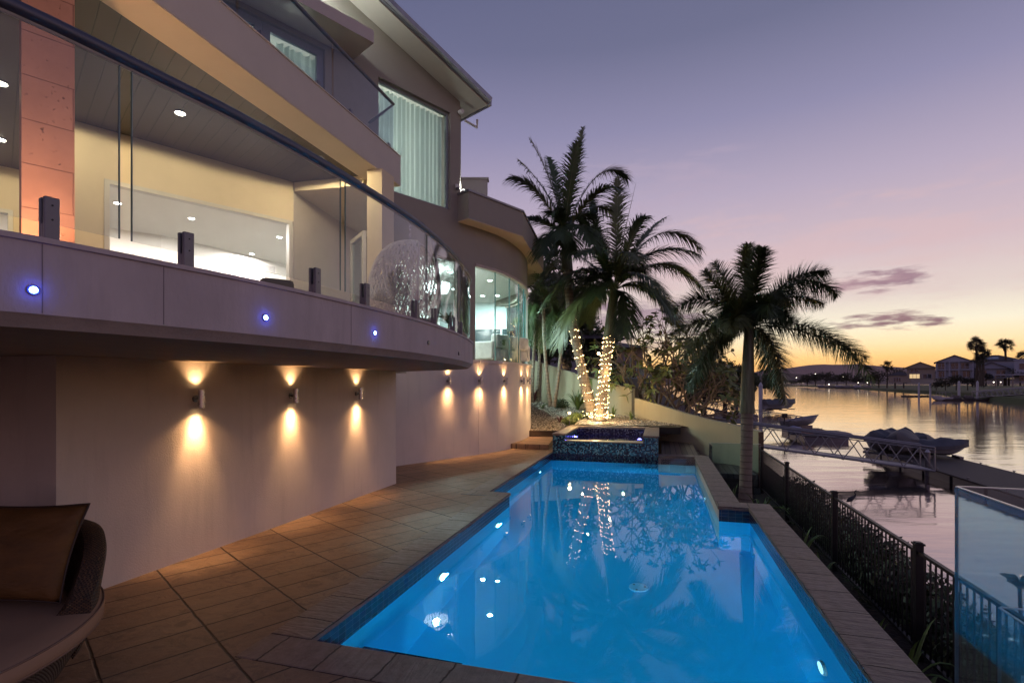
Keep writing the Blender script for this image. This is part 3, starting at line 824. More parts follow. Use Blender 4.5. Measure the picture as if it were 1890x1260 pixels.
b = MB(); q, d = along(gl, .0); b.obox(q, d, .02, .05, FZ, 4.8); 
q, d = along(full, 5.6); b.obox(q, d, .05, .07, FZ + .001, 4.799); b.build('bow_mullion', plain('pale bow mullion', (.5, .48, .44), .5), house)

# --- upper balcony with its beam
BD = Vector((.283, .959)).normalized(); BN = Vector((BD.y, -BD.x)); BE = Vector((-1.80, 8.32))
def bp(s, o=0.0): return BE - BD * s - BN * o             # s backwards from its end, o inwards
b = MB(); b.prism([tup(bp(0)), tup(bp(11)), tup(bp(11, .42)), tup(bp(.0, .42) )], 5.0, 5.46)
b.build('balcony_beam', M['fascia'], house)
b = MB(); b.prism([tup(bp(0.004, .004)), tup(bp(11, .004)), tup(bp(11, .416)), tup(bp(.004, .416))], 4.985, 4.9985)
b.build('beam_soffit', M['cream'], house)
b = MB(); b.prism([tup(bp(0, -.012)), tup(bp(11, -.012)), tup(bp(11, .42)), tup(bp(0, .42))], 5.461, 5.476)
b.prism([tup(bp(0, .421)), tup(bp(11, .421)), tup(bp(11, 9)), (-9, 9.5), tup(hp(4.5, -.05)), tup(hp(2.6, .0))], 5.40, 5.47)
b.build('upper_balcony_floor', M['fascia'], house)
def vj_mat():
    m, nt, out = new_mat('grooved ceiling boards'); t = NT(nt); p = t.pos()
    s_ = t.n('ShaderNodeSeparateXYZ'); t.l(p, s_.inputs[0])
    w = t.m('DIVIDE', t.m('MULTIPLY', t.m('ADD', s_.outputs[0], s_.outputs[1]), .7071), .155)
    f = t.m('ABSOLUTE', t.m('SUBTRACT', t.m('SUBTRACT', w, t.m('FLOOR', w)), .5))
    g = t.ramp(f, [(.462, 0), (.485, 1)])
    c = t.mix(g, (.06, .046, .036), (.014, .011, .008)); t.bsdf(out, c, .55, 0, t.bump(t.m('SUBTRACT', 1, g), .6, .004), .4); return m
b = MB(); b.prism([tup(bp(.3, .42)), tup(bp(11, .421)), tup(bp(11, 9)), tup(WB - WD * 6.2 + Vector((-.3, .3))), tup(WB + Vector((-.2, .2))), tup(wp(0) + Vector((-.3, .3))), tup(wp(2.7, -.3)), tup(hp(3.0, .01)), tup(bp(-.35, .42))], CZ, CZ + .03)
b.build('boarded_ceiling', vj_mat(), house)
# beam return at the end of the balcony
b = MB(); b.prism([tup(bp(.0, .421)), tup(bp(.42, .421)), tup(wp(2.62, .02)), tup(hp(3.4, .02)), tup(hp(2.5, .02))], 4.90, 5.045)
b.build('return_beam', M['cream'], house)
# columns
b = MB(); c0 = Vector((-1.92, 7.6)); b.prism([tup(c0), tup(c0 + BD * .35), tup(c0 + BD * .35 - BN * .25), tup(c0 - BN * .25)], FZ, 4.984)
b.build('square_column', M['cream'], house)
def stonecol():
    m, nt, out = new_mat('pitted salmon stone cladding'); t = NT(nt)
    s_ = t.n('ShaderNodeSeparateXYZ'); t.l(t.uv(), s_.inputs[0]); u_, v_ = s_.outputs[0], s_.outputs[1]
    br = t.n('ShaderNodeTexBrick'); t.l(t.map(t.uv(), (1, 1, 1), (.13, .06, 0)), br.inputs[0]); br.offset = .37; br.offset_frequency = 2; br.squash = .5; br.squash_frequency = 2
    br.inputs['Scale'].default_value = 1; br.inputs['Mortar Size'].default_value = .0035; br.inputs['Brick Width'].default_value = .75; br.inputs['Row Height'].default_value = .31
    br.inputs['Mortar Smooth'].default_value = .2
    pit = t.noise(t.pos(), 30, 4, .7); pm = t.ramp(pit, [(.64, 1), (.70, 0)]); msk = t.ramp(t.noise(t.pos(), 2.2, 2, .5), [(.44, 0), (.58, 1)])
    pits = t.m('SUBTRACT', 1, t.m('MULTIPLY', t.m('SUBTRACT', 1, pm), msk))
    c = t.mix(t.noise(t.pos(), 3, 5, .6), (.36, .19, .13), (.66, .36, .25)); c = t.mix(br.outputs['Fac'], c, (.30, .15, .10)); c = t.mix(pits, (.42, .22, .15), c)
    h = t.m('SUBTRACT', pits, br.outputs['Fac']); t.bsdf(out, c, .7, 0, t.bump(h, 1.0, .014), .3); return m
b = MB(); cc = Vector((-3.431, 3.60)); wn_2 = Vector((-.719, .695)); b.prism([tup(cc), tup(cc + WD * .285), tup(cc + WD * .285 + wn_2 * .3), tup(cc + wn_2 * .3)], FZ, 4.984)
b.build('stone_column', stonecol(), house)

# balustrade on the upper balcony
UZ = 6.30
e0 = bp(.05, .10)
b = MB(); b.tube([tup(bp(7, .10), UZ), tup(e0, UZ), tup(e0 + Vector((-.55, .58)), UZ)], .024, 10); b.build('handrail', M['rail'], house, smooth=True)
for s0, s1 in ((.05, 1.62), (1.66, 3.2), (3.24, 6.0)):
    b = MB(); b.prism([tup(bp(s0, .095)), tup(bp(s1, .095)), tup(bp(s1, .107)), tup(bp(s0, .107))], 5.54, UZ - .02); b.build('glass_panel', M['glass'], house)
b = MB(); b.seg(e0 + Vector((-.02, .03)), e0 + Vector((-.55, .58)), 0, .012, 5.54, UZ - .02); b.build('glass_panel', M['glass'], house)
for s in (.22, 1.25, 1.95, 2.9, 3.6, 4.6):
    b = MB(); p = bp(s, .10)
    for sg in (-1, 1): b.obox(p + BN * sg * .017, BD, .028, .010, 5.476, 5.60)
    b.build('glass_clamp', M['charcoal'], house)

# --- roof, canopies
def quadslab(mb, pts, th, m=0):                         # sloped slab given its four underside corners
    a = [Vector(p) for p in pts]; c = [p + Vector((0, 0, th)) for p in a]
    n_ = (a[1] - a[0]).cross(a[2] - a[0])
    if n_.z < 0: a = a[::-1]; c = c[::-1]
    mb.mesh(a + c, [(3, 2, 1, 0), (4, 5, 6, 7), (0, 1, 5, 4), (1, 2, 6, 5), (2, 3, 7, 6), (3, 0, 4, 7)])
b = MB(); ov = .55; tE = .515 - .42
quadslab(b, [tup(hp(tE, ov), ZR(tE)), tup(hp(9, ov), ZR(9)), tup(hp(9, -4), ZR(9)), tup(hp(tE, -4), ZR(tE))], .035)
b.build('eave_soffit', plain('cream eave lining', (.62, .56, .48), .7, var=.03), house)
b = MB(); quadslab(b, [tup(hp(tE - .03, ov + .06), ZR(tE) + .036), tup(hp(9, ov + .06), ZR(9) + .036), tup(hp(9, -4.2), ZR(9) + .036), tup(hp(tE - .03, -4.2), ZR(tE) + .036)], .17)
quadslab(b, [tup(hp(2.2, ov - .3), ZR(2.2) + .21), tup(hp(9, ov - .3), ZR(9) + .21), tup(hp(9, -3), ZR(9) + .21), tup(hp(2.2, -3), ZR(2.2) + .21)], .12)
rf = b.build('roof', M['roof'], house)
b = MB(); b.bar(tup(hp(tE - .02, ov + .10), ZR(tE) + .10), tup(hp(9, ov + .10), ZR(9) + .10), .07, .11); b.bar(tup(hp(tE - .05, ov + .06), ZR(tE) + .05), tup(hp(tE - .05, -1.2), ZR(tE) + .05), .06, .12)
b.build('gutter', plain('pale grey gutter', (.40, .40, .43), .35, .3), rf)
b = MB(); p = hp(.47, .10); b.tube([tup(hp(.40, .05), 8.35), tup(hp(.05, .12), 8.28), tup(hp(.04, .12), 8.48)], .03, 8); b.build('gutter_pipe', M['fascia'], house)
b = MB(); b.tube([tup(hp(.55, .02), 8.50), tup(hp(.55, .14), 8.50)], .055, 12); b.build('eave_sensor', M['white'], house)
# box canopy over the upper doors
b = MB(); b.prism([tup(hp(3.42, 0.002)), tup(hp(3.42, .75)), tup(hp(9, .75)), tup(hp(9, 0.002))], 8.5, 8.74); b.build('door_canopy', M['fascia'], house)
# canopy round the bow
b = MB(); cn = [(-1.37, 12.75), (-1.05, 12.45), (.29, 13.97), (1.11, 18.2), (.9, 20.8), (-.6, 22.5), (-5, 18)]
b.prism(cn, 5.815, 6.45); b.build('bow_canopy', M['taupe'], house)
b = MB(); b.prism([tuple(Vector(p) * .998 + Vector((-.006, .03))) for p in cn], 5.79, 5.812); b.build('canopy_soffit', plain('cream canopy lining', (.58, .47, .36), .7, var=.03), house)
b = MB(); b.prism([(-1.40, 12.75), (-1.05, 12.41), (.32, 13.95), (1.15, 18.2), (.94, 20.8), (-.6, 22.5), (-5, 18)], 6.451, 6.50); b.build('canopy_capping', M['alu'], house)
b = MB(); b.box(-1.62, -.72, 15.0, 15.2, 6.5, 7.75); b.box(-1.66, -.68, 14.96, 15.24, 7.751, 7.8); b.build('terrace_parapet', M['fascia'], house)
# security camera by the corner
t_ = thing('security_camera', 'white dome security camera fixed to the wall corner above the curved canopy', 'camera', tup(hp(.66, .01), 6.62))
b = MB(); b.cyl(tup(hp(.66, .05)), .05, 6.60, 6.68, 16); b.build('mount', M['white'], t_)
b = MB(); b.ball(tup(hp(.66, .07), 6.58), .045, 14, 8); b.build('dome', M['charcoal'], t_, smooth=True)
b = MB(); b.cyl(tup(hp(5.3, .05)), .035, 8.74, 8.98, 12); 

# ------------------------------------------------------------------ interiors
def wall2(mb, p, q, z0, z1, th=.1): mb.seg(p, q, 0, th, z0, z1)
b = MB()
# room A behind the cream opening
FA = Vector((-7.08, 12.35)); fd_ = Vector((.47, .88)).normalized()
wall2(b, FA - fd_ * 1.25, FA + fd_ * 9, FZ, CZ)
wall2(b, (-8.09, 11.0), FA - fd_ * 1.25, FZ, CZ)
wall2(b, (-12.5, 6.9), (-8.09, 11.0), FZ, CZ)
b.build('interior_wall', M['white'], house)
b = MB(); ce = [tup(wp(-.0, -.21)), tup(wp(2.62, -.21)), tup(hp(3.2, -.2)), tup(hp(0, -.3)), (-.5, 14.5), (-.15, 15.6), (.2, 17), (.2, 18.5), (-1, 21), (-3, 22), (-14, 18), (-14, 4), tup(WB - WD * 6 + Vector((-.15, .15))), tup(WB + Vector((-.15, .15)))]
b.prism(ce, CZ + .001 - .003, CZ + .09)
b.build('interior_ceiling', M['white'], house)
b = MB(); b.prism(ce, FZ - .3, FZ + .004); b.build('interior_floor', plain('pale floor tiles', (.72, .68, .62), .4), house)
b = MB(); b.prism([tup(wp(2.62, .0)), tup(wp(2.62, -.15)), tup(hp(3.25, -.2)), tup(hp(3.25, 0))], FZ, CZ - .01); b.build('partition_wall', M['fascia'], house)
# room B back wall with a blue grey window band and pink blind
b = MB(); wall2(b, (-7.0, 14.5), (-3.0, 21.0), FZ, CZ); wall2(b, (-3.0, 21.0), (-.2, 20.4), FZ, CZ); b.build('interior_wall', plain('cool white wall', (.66, .74, .74), .7, var=.02), house)
b = MB()
for s in (0.4, 1.5, 2.6): b.seg((-2.95, 20.85), (-.2, 20.25), -.05, 0, FZ + .9, 3.95, a=s - .03, b=s + .03)
b.seg((-2.95, 20.85), (-.2, 20.25), -.05, 0, 3.95, 4.07); b.seg((-2.95, 20.85), (-.2, 20.25), -.05, 0, FZ + .78, FZ + .9)
b.build('inner_window_frame', M['whiteframe'], house)
b = MB(); b.seg((-2.95, 20.85), (-.2, 20.25), -.03, -.02, FZ + .9, 3.95); b.build('inner_window_pane', plain('dark night window', (.03, .05, .06), .1), house)
# air vent in the far wall
def onwallA(px):                                      # point of the far wall seen at a column
    r = (px - 945) / 950; s = (r * FA.y - FA.x) / (fd_.x - r * fd_.y); return FA + fd_ * s
vn = Vector((fd_.y, -fd_.x))
q0, q1 = onwallA(423), onwallA(510); b = MB(); zt = H + (708 - 474) / 950 * q0.y; b.seg(q0 + vn * .02, q1 + vn * .02, -.005, .018, zt - .17, zt + .03)
av = b.build('air_vent', M['white'], house); b = MB()
for k in range(5): b.seg(q0 + vn * .026, q1 + vn * .026, -.004, .0, zt - .145 + k * .03, zt - .13 + k * .03, a=.06, b=(q1 - q0).length - .06)
b.build('vent_slat', M['charcoal'], av)
# recessed ceiling lights
dl0 = None
spots = [(-3.98, 6.17, 'ceiling light in the boarded balcony ceiling above the middle glass panel', 46, 'b'), (-2.80, 7.52, 'ceiling light in the boarded balcony ceiling almost hidden by the handrail', 50, 'b'),
         (-5.52, 5.56, 'upper ceiling light left of the stone column', 45, 'b'), (-6.8, 6.84, 'lower ceiling light left of the stone column', 45, 'b'),
         (-6.29, 10.1, 'round ceiling light of the white room beyond the middle glass panel', 30, 'a'), (-5.15, 11.39, 'round ceiling light of the white room above the air vent, to its right', 30, 'a'),
         (-6.5, 12.86, 'ceiling light close to the far wall just above the air vent', 30, 'a'), (-7.08, 9.24, 'ceiling light seen at the left edge of the white door opening', 30, 'a'), (-7.7, 11.5, 'ceiling light beside the bright bulkhead of the white room', 30, 'a')]
for i, (x, y, lab, en, kind) in enumerate(spots):
    z = CZ if kind == 'b' else CZ - .002
    t_ = thing('ceiling_light', lab, 'light', (x, y, z), 'recessed ceiling lights')
    b = MB(); b.cyl((x, y), .062 if kind == 'b' else .07, z - .012, z - .001, 20); b.build('rim', M['white'], t_)
    b = MB(); b.cyl((x, y), .05, z - .016, z - .0125, 20); b.build('lens', glow('downlight glow', (1, .96, .88) if kind == 'a' else (1, .90, .70), 45), t_)
    if kind == 'b': lamp_light('SPOT', 'downlight', (x, y, z - .05), en, (1, .80, .48), .05, 180, .12, (0, 0, 0), parent=t_)
    else: lamp_light('AREA', 'downlight', (x, y, z - .04), en * 5, (1, .90, .82), .14, rot=(0, 0, 0), parent=t_)
for (px, py, lab) in ((831, 502, 'ceiling light behind the glass right of the hanging chair'), (904, 517, 'brightest ceiling light in the curved bow window'), (891, 550, 'ceiling light in the bow window nearer its left side, lower down'), (918, 545, 'small ceiling light deep in the bow window near its centre'), (838, 533, 'ceiling light just above the dark beam reflection beside the hanging chair')):
    z = CZ - .002; Y = (z - H) * 950 / (708 - py); Y = min(Y, 19.0); x = (px - 945) / 950 * Y
    t_ = thing('ceiling_light', lab, 'light', (x, Y, z), 'recessed ceiling lights')
    b = MB(); b.cyl((x, Y), .085, z - .012, z - .001, 20); b.build('rim', M['white'], t_)
    b = MB(); b.cyl((x, Y), .07, z - .016, z - .0125, 20); b.build('lens', glow('downlight glow', (.95, 1, .98), 45), t_)
    lamp_light('AREA', 'downlight', (x, Y, z - .04), 120, (.86, 1, .97), .15, rot=(0, 0, 0), parent=t_)
# bright bulkhead strip in room A
q0 = onwallA(286); q1 = onwallA(333)
# crystal chandelier (long) and round chandelier
def crystals(t_, pts, col, st):
    b = MB()
    for p in pts: b.ball(p, .022, 6, 4, sc=(1, 1, 1.5))
    b.build('crystals', glow('lit crystal', col, st), t_)
c0 = at(600, 500, 11.2)
t_ = thing('chandelier', 'long bright crystal chandelier hanging in the white room', 'chandelier', tuple(c0))
b = MB(); b.tube([c0 + Vector((0, 0, .12)), (c0.x, c0.y, CZ - .01)], .004, 6); b.build('chain', M['steel'], t_)
b = MB(); b.obox(c0, WD, .48, .13, c0.z + .08, c0.z + .12); b.build('frame', M['steel'], t_)
random.seed(3); pts = []
for i in range(15):
    for j in range(4):
        for k in range(5):
            q = Vector((c0.x, c0.y)) + WD * (-.45 + i * .9 / 14) + WN * (-.1 + j * .2 / 3); pts.append((q.x, q.y, c0.z + .05 - k * .045 - random.random() * .02))
crystals(t_, pts, (1, .95, .88), 7)
lamp_light('POINT', 'chandelier_lamp', tuple(c0 + Vector((0, 0, -.1))), 110, (1, .92, .82), .1, parent=t_)
c0 = at(806, 531, 14.6)
t_ = thing('chandelier', 'round white crystal chandelier glowing behind the hanging chair', 'chandelier', tuple(c0))
b = MB(); b.tube([c0, (c0.x, c0.y, CZ - .01)], .005, 6); b.build('chain', M['steel'], t_)
pts = []
for k in range(4):
    r_ = .36 * math.cos(k * .19); nn = 26
    for j in range(nn): a = j * 2 * math.pi / nn + k; pts.append((c0.x + r_ * math.cos(a), c0.y + r_ * math.sin(a), c0.z + .1 - k * .07))
    for j in range(12): a = j * 2 * math.pi / 12; pts.append((c0.x + r_ * .6 * math.cos(a), c0.y + r_ * .6 * math.sin(a), c0.z + .1 - k * .07))
crystals(t_, pts, (1, .98, .92), 8)
lamp_light('POINT', 'chandelier_lamp', tuple(c0), 70, (.95, 1, .96), .1, parent=t_)
# bedroom lamps behind the upper curtains
for i, (t, o, z, e) in enumerate(((1.8, -2.6, 7.3, 260), (5.3, -2.4, 7.3, 160))):
    p = hp(t, o); t_ = thing('bedroom_lamp', ('soft round ceiling lamp behind the tall curtained window', 'soft round ceiling lamp behind the upper balcony doors')[i], 'light', tup(p, z))
    b = MB(); b.ball(tup(p, z), .14, 14, 8); b.build('shade', glow('soft lamp', (.9, 1, .97), 4), t_, smooth=True)
    lamp_light('POINT', 'room_lamp', tup(p, z - .35), e, (1, .90, .80), .3, parent=t_)
b = MB(); hseg(b, .6, 9, 5.45, 5.452, -.26, -4); hseg(b, .6, 9, 8.58, 8.60, -.26, -4); b.seg(hp(.6, -4), hp(9, -4), 0, .05, 5.45, 8.6) ; b.seg(hp(4.0, -.26), hp(4.0, -4), 0, .05, 5.45, 8.6); b.build('bedroom_wall', M['white'], house)
# white sofa back and cushion seen over the sills
def sofa(name, lab, c, ax, L_, z, mat):
    t_ = thing(name, lab, 'sofa', (c[0], c[1], z)); c = Vector(c); ax = Vector(ax).normalized(); n_ = Vector((-ax.y, ax.x))
    b = MB(); b.obox(c, ax, L_ / 2, .42, z + .08, z + .42); b.build('seat', mat, t_, bevel=.05)
    b = MB(); b.obox(c - n_ * .36, ax, L_ / 2, .12, z + .421, z + .82); b.build('backrest', mat, t_, bevel=.06)
    b = MB(); 
    for sg in (-1, 1): b.obox(c + ax * sg * (L_ / 2 + .09), ax, .085, .42, z + .1, z + .6)
    b.build('armrest', mat, t_, bevel=.04)
    b = MB()
    for sa in (-1, 1):
        for sb in (-1, 1): b.obox(c + ax * sa * (L_ / 2 - .1) + n_ * sb * .3, ax, .03, .03, z, z + .079)
    b.build('feet', M['charcoal'], t_)
sofa('sofa', 'white upholstered sofa standing inside the bow window', (-.35, 15.6), (.5, .86), 1.9, FZ + .005, plain('white upholstery', (.7, .7, .68), .9))
t_ = thing('lounge_cushion', 'grey lounge cushion showing just above the balcony edge by the white room', 'cushion', tuple(at(505, 522, 3.75)))
b = MB(); pc = at(505, 521, 3.75); b.obox((pc.x, pc.y), (.8, .6), .11, .16, pc.z - .13, pc.z + .005); b.build('pad', plain('olive grey cushion', (.22, .20, .15), .9), t_, bevel=.03)
b = MB(); b.obox((pc.x, pc.y), (.8, .6), .14, .17, FZ, pc.z - .131); b.build('base', M['charcoal'], t_)

# potted plants inside the glass
def leafy(mb, c, n, r, h, w, seed, droop=.35):
    rnd = random.Random(seed); c = Vector(c)
    for i in range(n):
        a = rnd.random() * 2 * math.pi; L_ = r * (.6 + .6 * rnd.random()); hh = h * (.5 + .7 * rnd.random()); d = Vector((math.cos(a), math.sin(a), 0)); sd = Vector((-d.y, d.x, 0))
        prev = None
        for k in range(4):
            t = k / 5; p = c + d * L_ * t + Vector((0, 0, hh * (t * (2 - t)) - droop * L_ * t * t)); ww = w * math.sin(math.pi * min(.97, t * .9 + .06)) 
            cur = (p - sd * ww, p + sd * ww)
            if prev: mb.face([prev[0], prev[1], cur[1], cur[0]])
            prev = cur
M['leafdark'] = plain('dark green leaf', (.035, .07, .025), .45, var=.35, scale=9)
M['leafgrey'] = plain('grey green leaf', (.10, .15, .09), .5, var=.3, scale=9)
for i, (px, py, Y, n, r_, h_, lab) in enumerate(((828, 590, 11.6, 26, .38, .3, 'spiky potted plant indoors right of the hanging chair'), (925, 640, 14.9, 18, .34, .42, 'broad leaved potted plant standing in the bow window'), (770, 566, 10.9, 30, .3, .28, 'spiky plant behind the lower rim of the hanging chair'))):
    p = at(px, py, Y); 
    t_ = thing('potted_plant', lab, 'plant', (p.x, p.y, FZ + .006))
    b = MB(); b.lathe((p.x, p.y, FZ + .006), [(.001, 0), (.13, 0), (.17, .35), (.15, .35), (.14, .30), (.001, .30)], 20); b.build('pot', M['white'], t_, smooth=True)
    b = MB(); b.tube([(p.x, p.y, FZ + .3), (p.x, p.y, p.z - .1)], .015, 6); b.build('stem', M['bark'], t_)
    b = MB(); leafy(b, (p.x, p.y, p.z - .1), n, r_, h_, .03 if i != 1 else .06, i); b.build('leaves', M['leafdark'], t_)

# hanging egg chair on the balcony: open woven shell
ec = at(757, 540, 6.35)                                # shell centre
RX, RZc = .50, .56
t_ = thing('hanging_chair', 'white woven egg chair hanging by a chain behind the balcony glass', 'hanging chair', (ec.x, ec.y, ec.z - RZc))
def shellpt(th, ph):                                   # th polar from top, ph azimuth
    rr = math.sin(th) ** .85
    zz = math.cos(th) * RZc * (1.12 if th < 1.57 else 1.0)
    return ec + Vector((math.cos(ph) * RX * rr, math.sin(ph) * RX * .92 * rr, zz))
b = MB(); random.seed(11)
open_dir = R(-8)
def is_open(th, ph):
    d = (ph - open_dir + math.pi) % (2 * math.pi) - math.pi
    return abs(d) < R(62) * (math.sin(th) ** .3) and th < 2.35 and th > .12
nt_, np_ = 26, 56
P = {}
for i in range(nt_ + 1):
    for j in range(np_):
        th = .06 + (math.pi - .12) * i / nt_; ph = 2 * math.pi * (j + (.5 if i % 2 else 0)) / np_
        P[i, j] = (shellpt(th + random.uniform(-.025, .025), ph + random.uniform(-.03, .03)), is_open(th, ph))
for i in range(nt_):
    for j in range(np_):
        o_ = 1 if i % 2 else 0
        for jj in (j, (j + (1 if o_ else -1)) % np_):
            a, c = P[i, j], P[i + 1, jj]
            if not (a[1] or c[1]): b.bar(a[0], c[0], .014)
        a, c = P[i, j], P[i, (j + 1) % np_]
        if i % 2 == 0 and not (a[1] or c[1]): b.bar(a[0], c[0], .010)
b.build('woven_shell', plain('pale wicker', (.72, .68, .62), .6, var=.15, scale=20), t_)
b = MB(); rim = []
for sg in (1, -1):
    for k in range(15):
        th = .12 + (2.35 - .12) * (k / 14 if sg == 1 else 1 - k / 14); ph = open_dir + sg * R(62) * (math.sin(th) ** .3); rim.append(shellpt(th, ph))
b.tube(rim + [rim[0]], .014, 8); b.build('rim', plain('pale rim', (.45, .41, .38), .5), t_, smooth=True)
b = MB(); cu = ec + Vector((-.02, 0, -.40)); b.lathe(cu, [(.001, -.09), (.2, -.09), (.31, -.02), (.33, .03), (.26, .07), (.001, .08)], 24); b.build('seat_cushion', plain('grey seat cushion', (.25, .22, .2), .9), t_, smooth=True)
top_ = ec + Vector((0, 0, RZc * 1.12)); b = MB()
nl = 10; zt = CZ
for k in range(4):
    z = top_.z + .02 + k * .052
    for a in range(8):
        a0, a1 = a * math.pi / 4, (a + 1) * math.pi / 4
        def lk(a_): 
            x_ = .012 * math.cos(a_); z_ = .03 * math.sin(a_)
            return Vector((top_.x + (x_ if k % 2 else 0), top_.y + (0 if k % 2 else x_), z + z_))
        b.bar(lk(a0), lk(a1), .006)
b.build('chain', M['steel'], t_)
b = MB(); zc = top_.z + .24
bx, by = top_.x + .26, top_.y + .2                     # curved stand
b.tube(spline([(top_.x, top_.y, zc), (top_.x + .06, top_.y + .05, zc + .03), (top_.x + .16, top_.y + .12, zc - .02), (bx, by, zc - .25), (bx + .07, by + .04, ec.z), (bx - .02, by, ec.z - .5), (ec.x + .2, ec.y + .1, FZ + .05)], 6), .02, 8)
b.build('stand', M['charcoal'], t_, smooth=True)
b = MB(); b.lathe((ec.x, ec.y, FZ + .0), [(.001, 0), (.45, 0), (.45, .03), (.001, .04)], 28); b.build('stand_base', M['charcoal'], t_)

# ------------------------------------------------------------------ wall lamps
def wall_lamp(p, n_, label, e=1.0):
    """up and down cylinder lamp; p on the wall, n_ outward"""
    p = Vector(p); n_ = Vector((n_[0], n_[1], 0)).normalized()
    t_ = thing('wall_lamp', label, 'wall lamp', tuple(p), 'up and down lamps on the pool walls')
    c = p + n_ * .085
    b = MB(); b.tube([p, p + n_ * .012], .036, 16); b.tube([p + n_ * .012, c - n_ * .028], .012, 8); b.build('bracket', M['charcoal'], t_)
    b = MB(); rp = [(.026, .094), (.030, .096), (.033, .093), (.033, -.093), (.030, -.096), (.026, -.094), (.026, .094)]
    b.lathe(tuple(c), rp, 24); b.build('cylinder', M['steel'], t_, smooth=True)
    b = MB()
    for s in (1, -1): b.cyl((c.x, c.y), .025, c.z + s * .088 - .002, c.z + s * .088 + .002, 16)
    b.build('lens', M['warmglow'], t_)
    q = c - n_ * .012
    lamp_light('SPOT', 'down_spot', (q.x, q.y, q.z - .10), 84 * e, (1, .55, .24), .014, 58, 1.0, parent=t_).rotation_euler = aim(Vector((0, 0, -1)) - n_ * .06)
    lamp_light('SPOT', 'down_glow', (q.x, q.y, q.z - .10), 11 * e, (1, .56, .24), .014, 74, 1.0, parent=t_).rotation_euler = aim(Vector((0, 0, -1)) - n_ * .30)
    lamp_light('SPOT', 'down_spill', (c.x, c.y, c.z - .10), 21 * e, (1, .54, .22), .02, 138, .9, parent=t_).rotation_euler = aim(Vector((0, 0, -1)) + n_ * .25)
    lamp_light('SPOT', 'up_spot', (q.x, q.y, q.z + .10), 11 * e, (1, .56, .24), .014, 100, 1.0, parent=t_).rotation_euler = aim(Vector((0, 0, 1)) - n_ * .16)
gn3 = Vector((gd.y, -gd.x))
for u_, lab in ((.89, 'brushed steel wall lamp nearest the camera on the pale wall'), (2.297, 'middle wall lamp on the pale wall under the balcony'), (3.758, 'wall lamp closest to the far corner of the front pale wall')):
    q = Vector((-3.581, 4.536)) + Vector((.298, .954)) * u_ + gn3 * .0
    s_ = (q - G0).dot(gd); q = G0 + gd * s_
    wall_lamp((q.x, q.y, 1.645), gn3, lab)
q = hp(1.018, .12); wall_lamp((q.x, q.y, 1.87), HN, 'single wall lamp on the recessed wall beyond the front corner')
Lb = arclen(bowo)
def bow_at(px, Lx=bowo):
    r = (px - 945) / 950
    for i in range(len(Lx) - 1):
        a = Lx[i].x / Lx[i].y; c = Lx[i + 1].x / Lx[i + 1].y
        if (a - r) * (c - r) <= 0:
            f = (r - a) / (c - a); d = (Lx[i + 1] - Lx[i]).normalized(); return Lx[i].lerp(Lx[i + 1], f), Vector((d.y, -d.x))
for px, lab in ((884, 'leftmost wall lamp on the curved bow wall'), (930, 'centre wall lamp of the curved bow wall'), (962, 'wall lamp near the edge of the curved bow wall'), (973.5, 'wall lamp seen edge-on at the turn of the bow wall')):
    r_ = bow_at(px)
    if r_: wall_lamp((r_[0].x, r_[0].y, 1.88), r_[1], lab, 1.1)
# white lamps on the upper storey
for loc, lab in ((tup(hp(4.5, .55), 8.9), 'small white lamp glowing above the upper door canopy'), ((-1.24, 13.1, 6.66), 'bright white lamp beside the parapet above the curved canopy')):
    t_ = thing('roof_lamp', lab, 'light', loc); x, y, z = loc
    b = MB(); b.cyl((x, y), .035, z - .16, z + .06, 14); b.build('stem', M['steel'], t_)
    b = MB(); b.cyl((x, y), .033, z + .061, z + .07, 14); b.build('lens', M['hotwhite'], t_)
    lamp_light('POINT', 'white_lamp', (x, y, z + .16), 60 if y < 12 else 10, (.9, 1, .97), .03, parent=t_)
# lounge side small brick-red uplight near the stone column
t_ = thing('floor_uplight', 'round warm uplight in the balcony floor washing the salmon stone column', 'light', (-3.15, 3.45, FZ))
b = MB(); b.cyl((-3.15, 3.45), .06, FZ, FZ + .012, 20); b.build('rim', M['steel'], t_)
b = MB(); b.cyl((-3.15, 3.45), .045, FZ + .012, FZ + .015, 20); b.build('lens', M['warmglow'], t_)
lamp_light('SPOT', 'uplight', (-3.12, 3.22, FZ + .05), 110, (1, .55, .3), .03, 90, 1.0, aim(Vector((-.28, .42, 1.1))), parent=t_)

# ------------------------------------------------------------------ ground, garden
GL = -1.0                                               # lower garden level
b = MB()
def ground_strip(mb, us, vs, zf, m=0):
    for i in range(len(us) - 1):
        for j in range(len(vs) - 1):
            mb.face([uv(us[i], vs[j], zf(us[i], vs[j])), uv(us[i + 1], vs[j], zf(us[i + 1], vs[j])), uv(us[i + 1], vs[j + 1], zf(us[i + 1], vs[j + 1])), uv(us[i], vs[j + 1], zf(us[i], vs[j + 1]))])
def land(u, v):
    if u < 1.29 and v < 15.8: z = -2.4
    elif u < 3.4: z = GL
    elif u < 5.6: z = GL - (u - 3.4) / 2.2 * 1.6
    else: z = -3.2
    return z + .05 * noise.noise(Vector((u * .8, v * .8, 0)))
us = [-400, -120, -40, -12, 0, 1.28, 1.30, 1.9, 2.4, 3.0, 3.4, 3.9, 4.4, 4.9, 5.3, 5.6, 8]
vs = [-60, -20, -8, -4] + [i * .8 - 3 for i in range(0, 23)] + [15.79, 15.81] + [16 + i for i in range(18)] + [38, 45, 60, 90, 150, 300, 600, 900]
ground_strip(b, us, vs, land)
b.build('ground', M['soil'], kind='structure', smooth=True, centre=False)

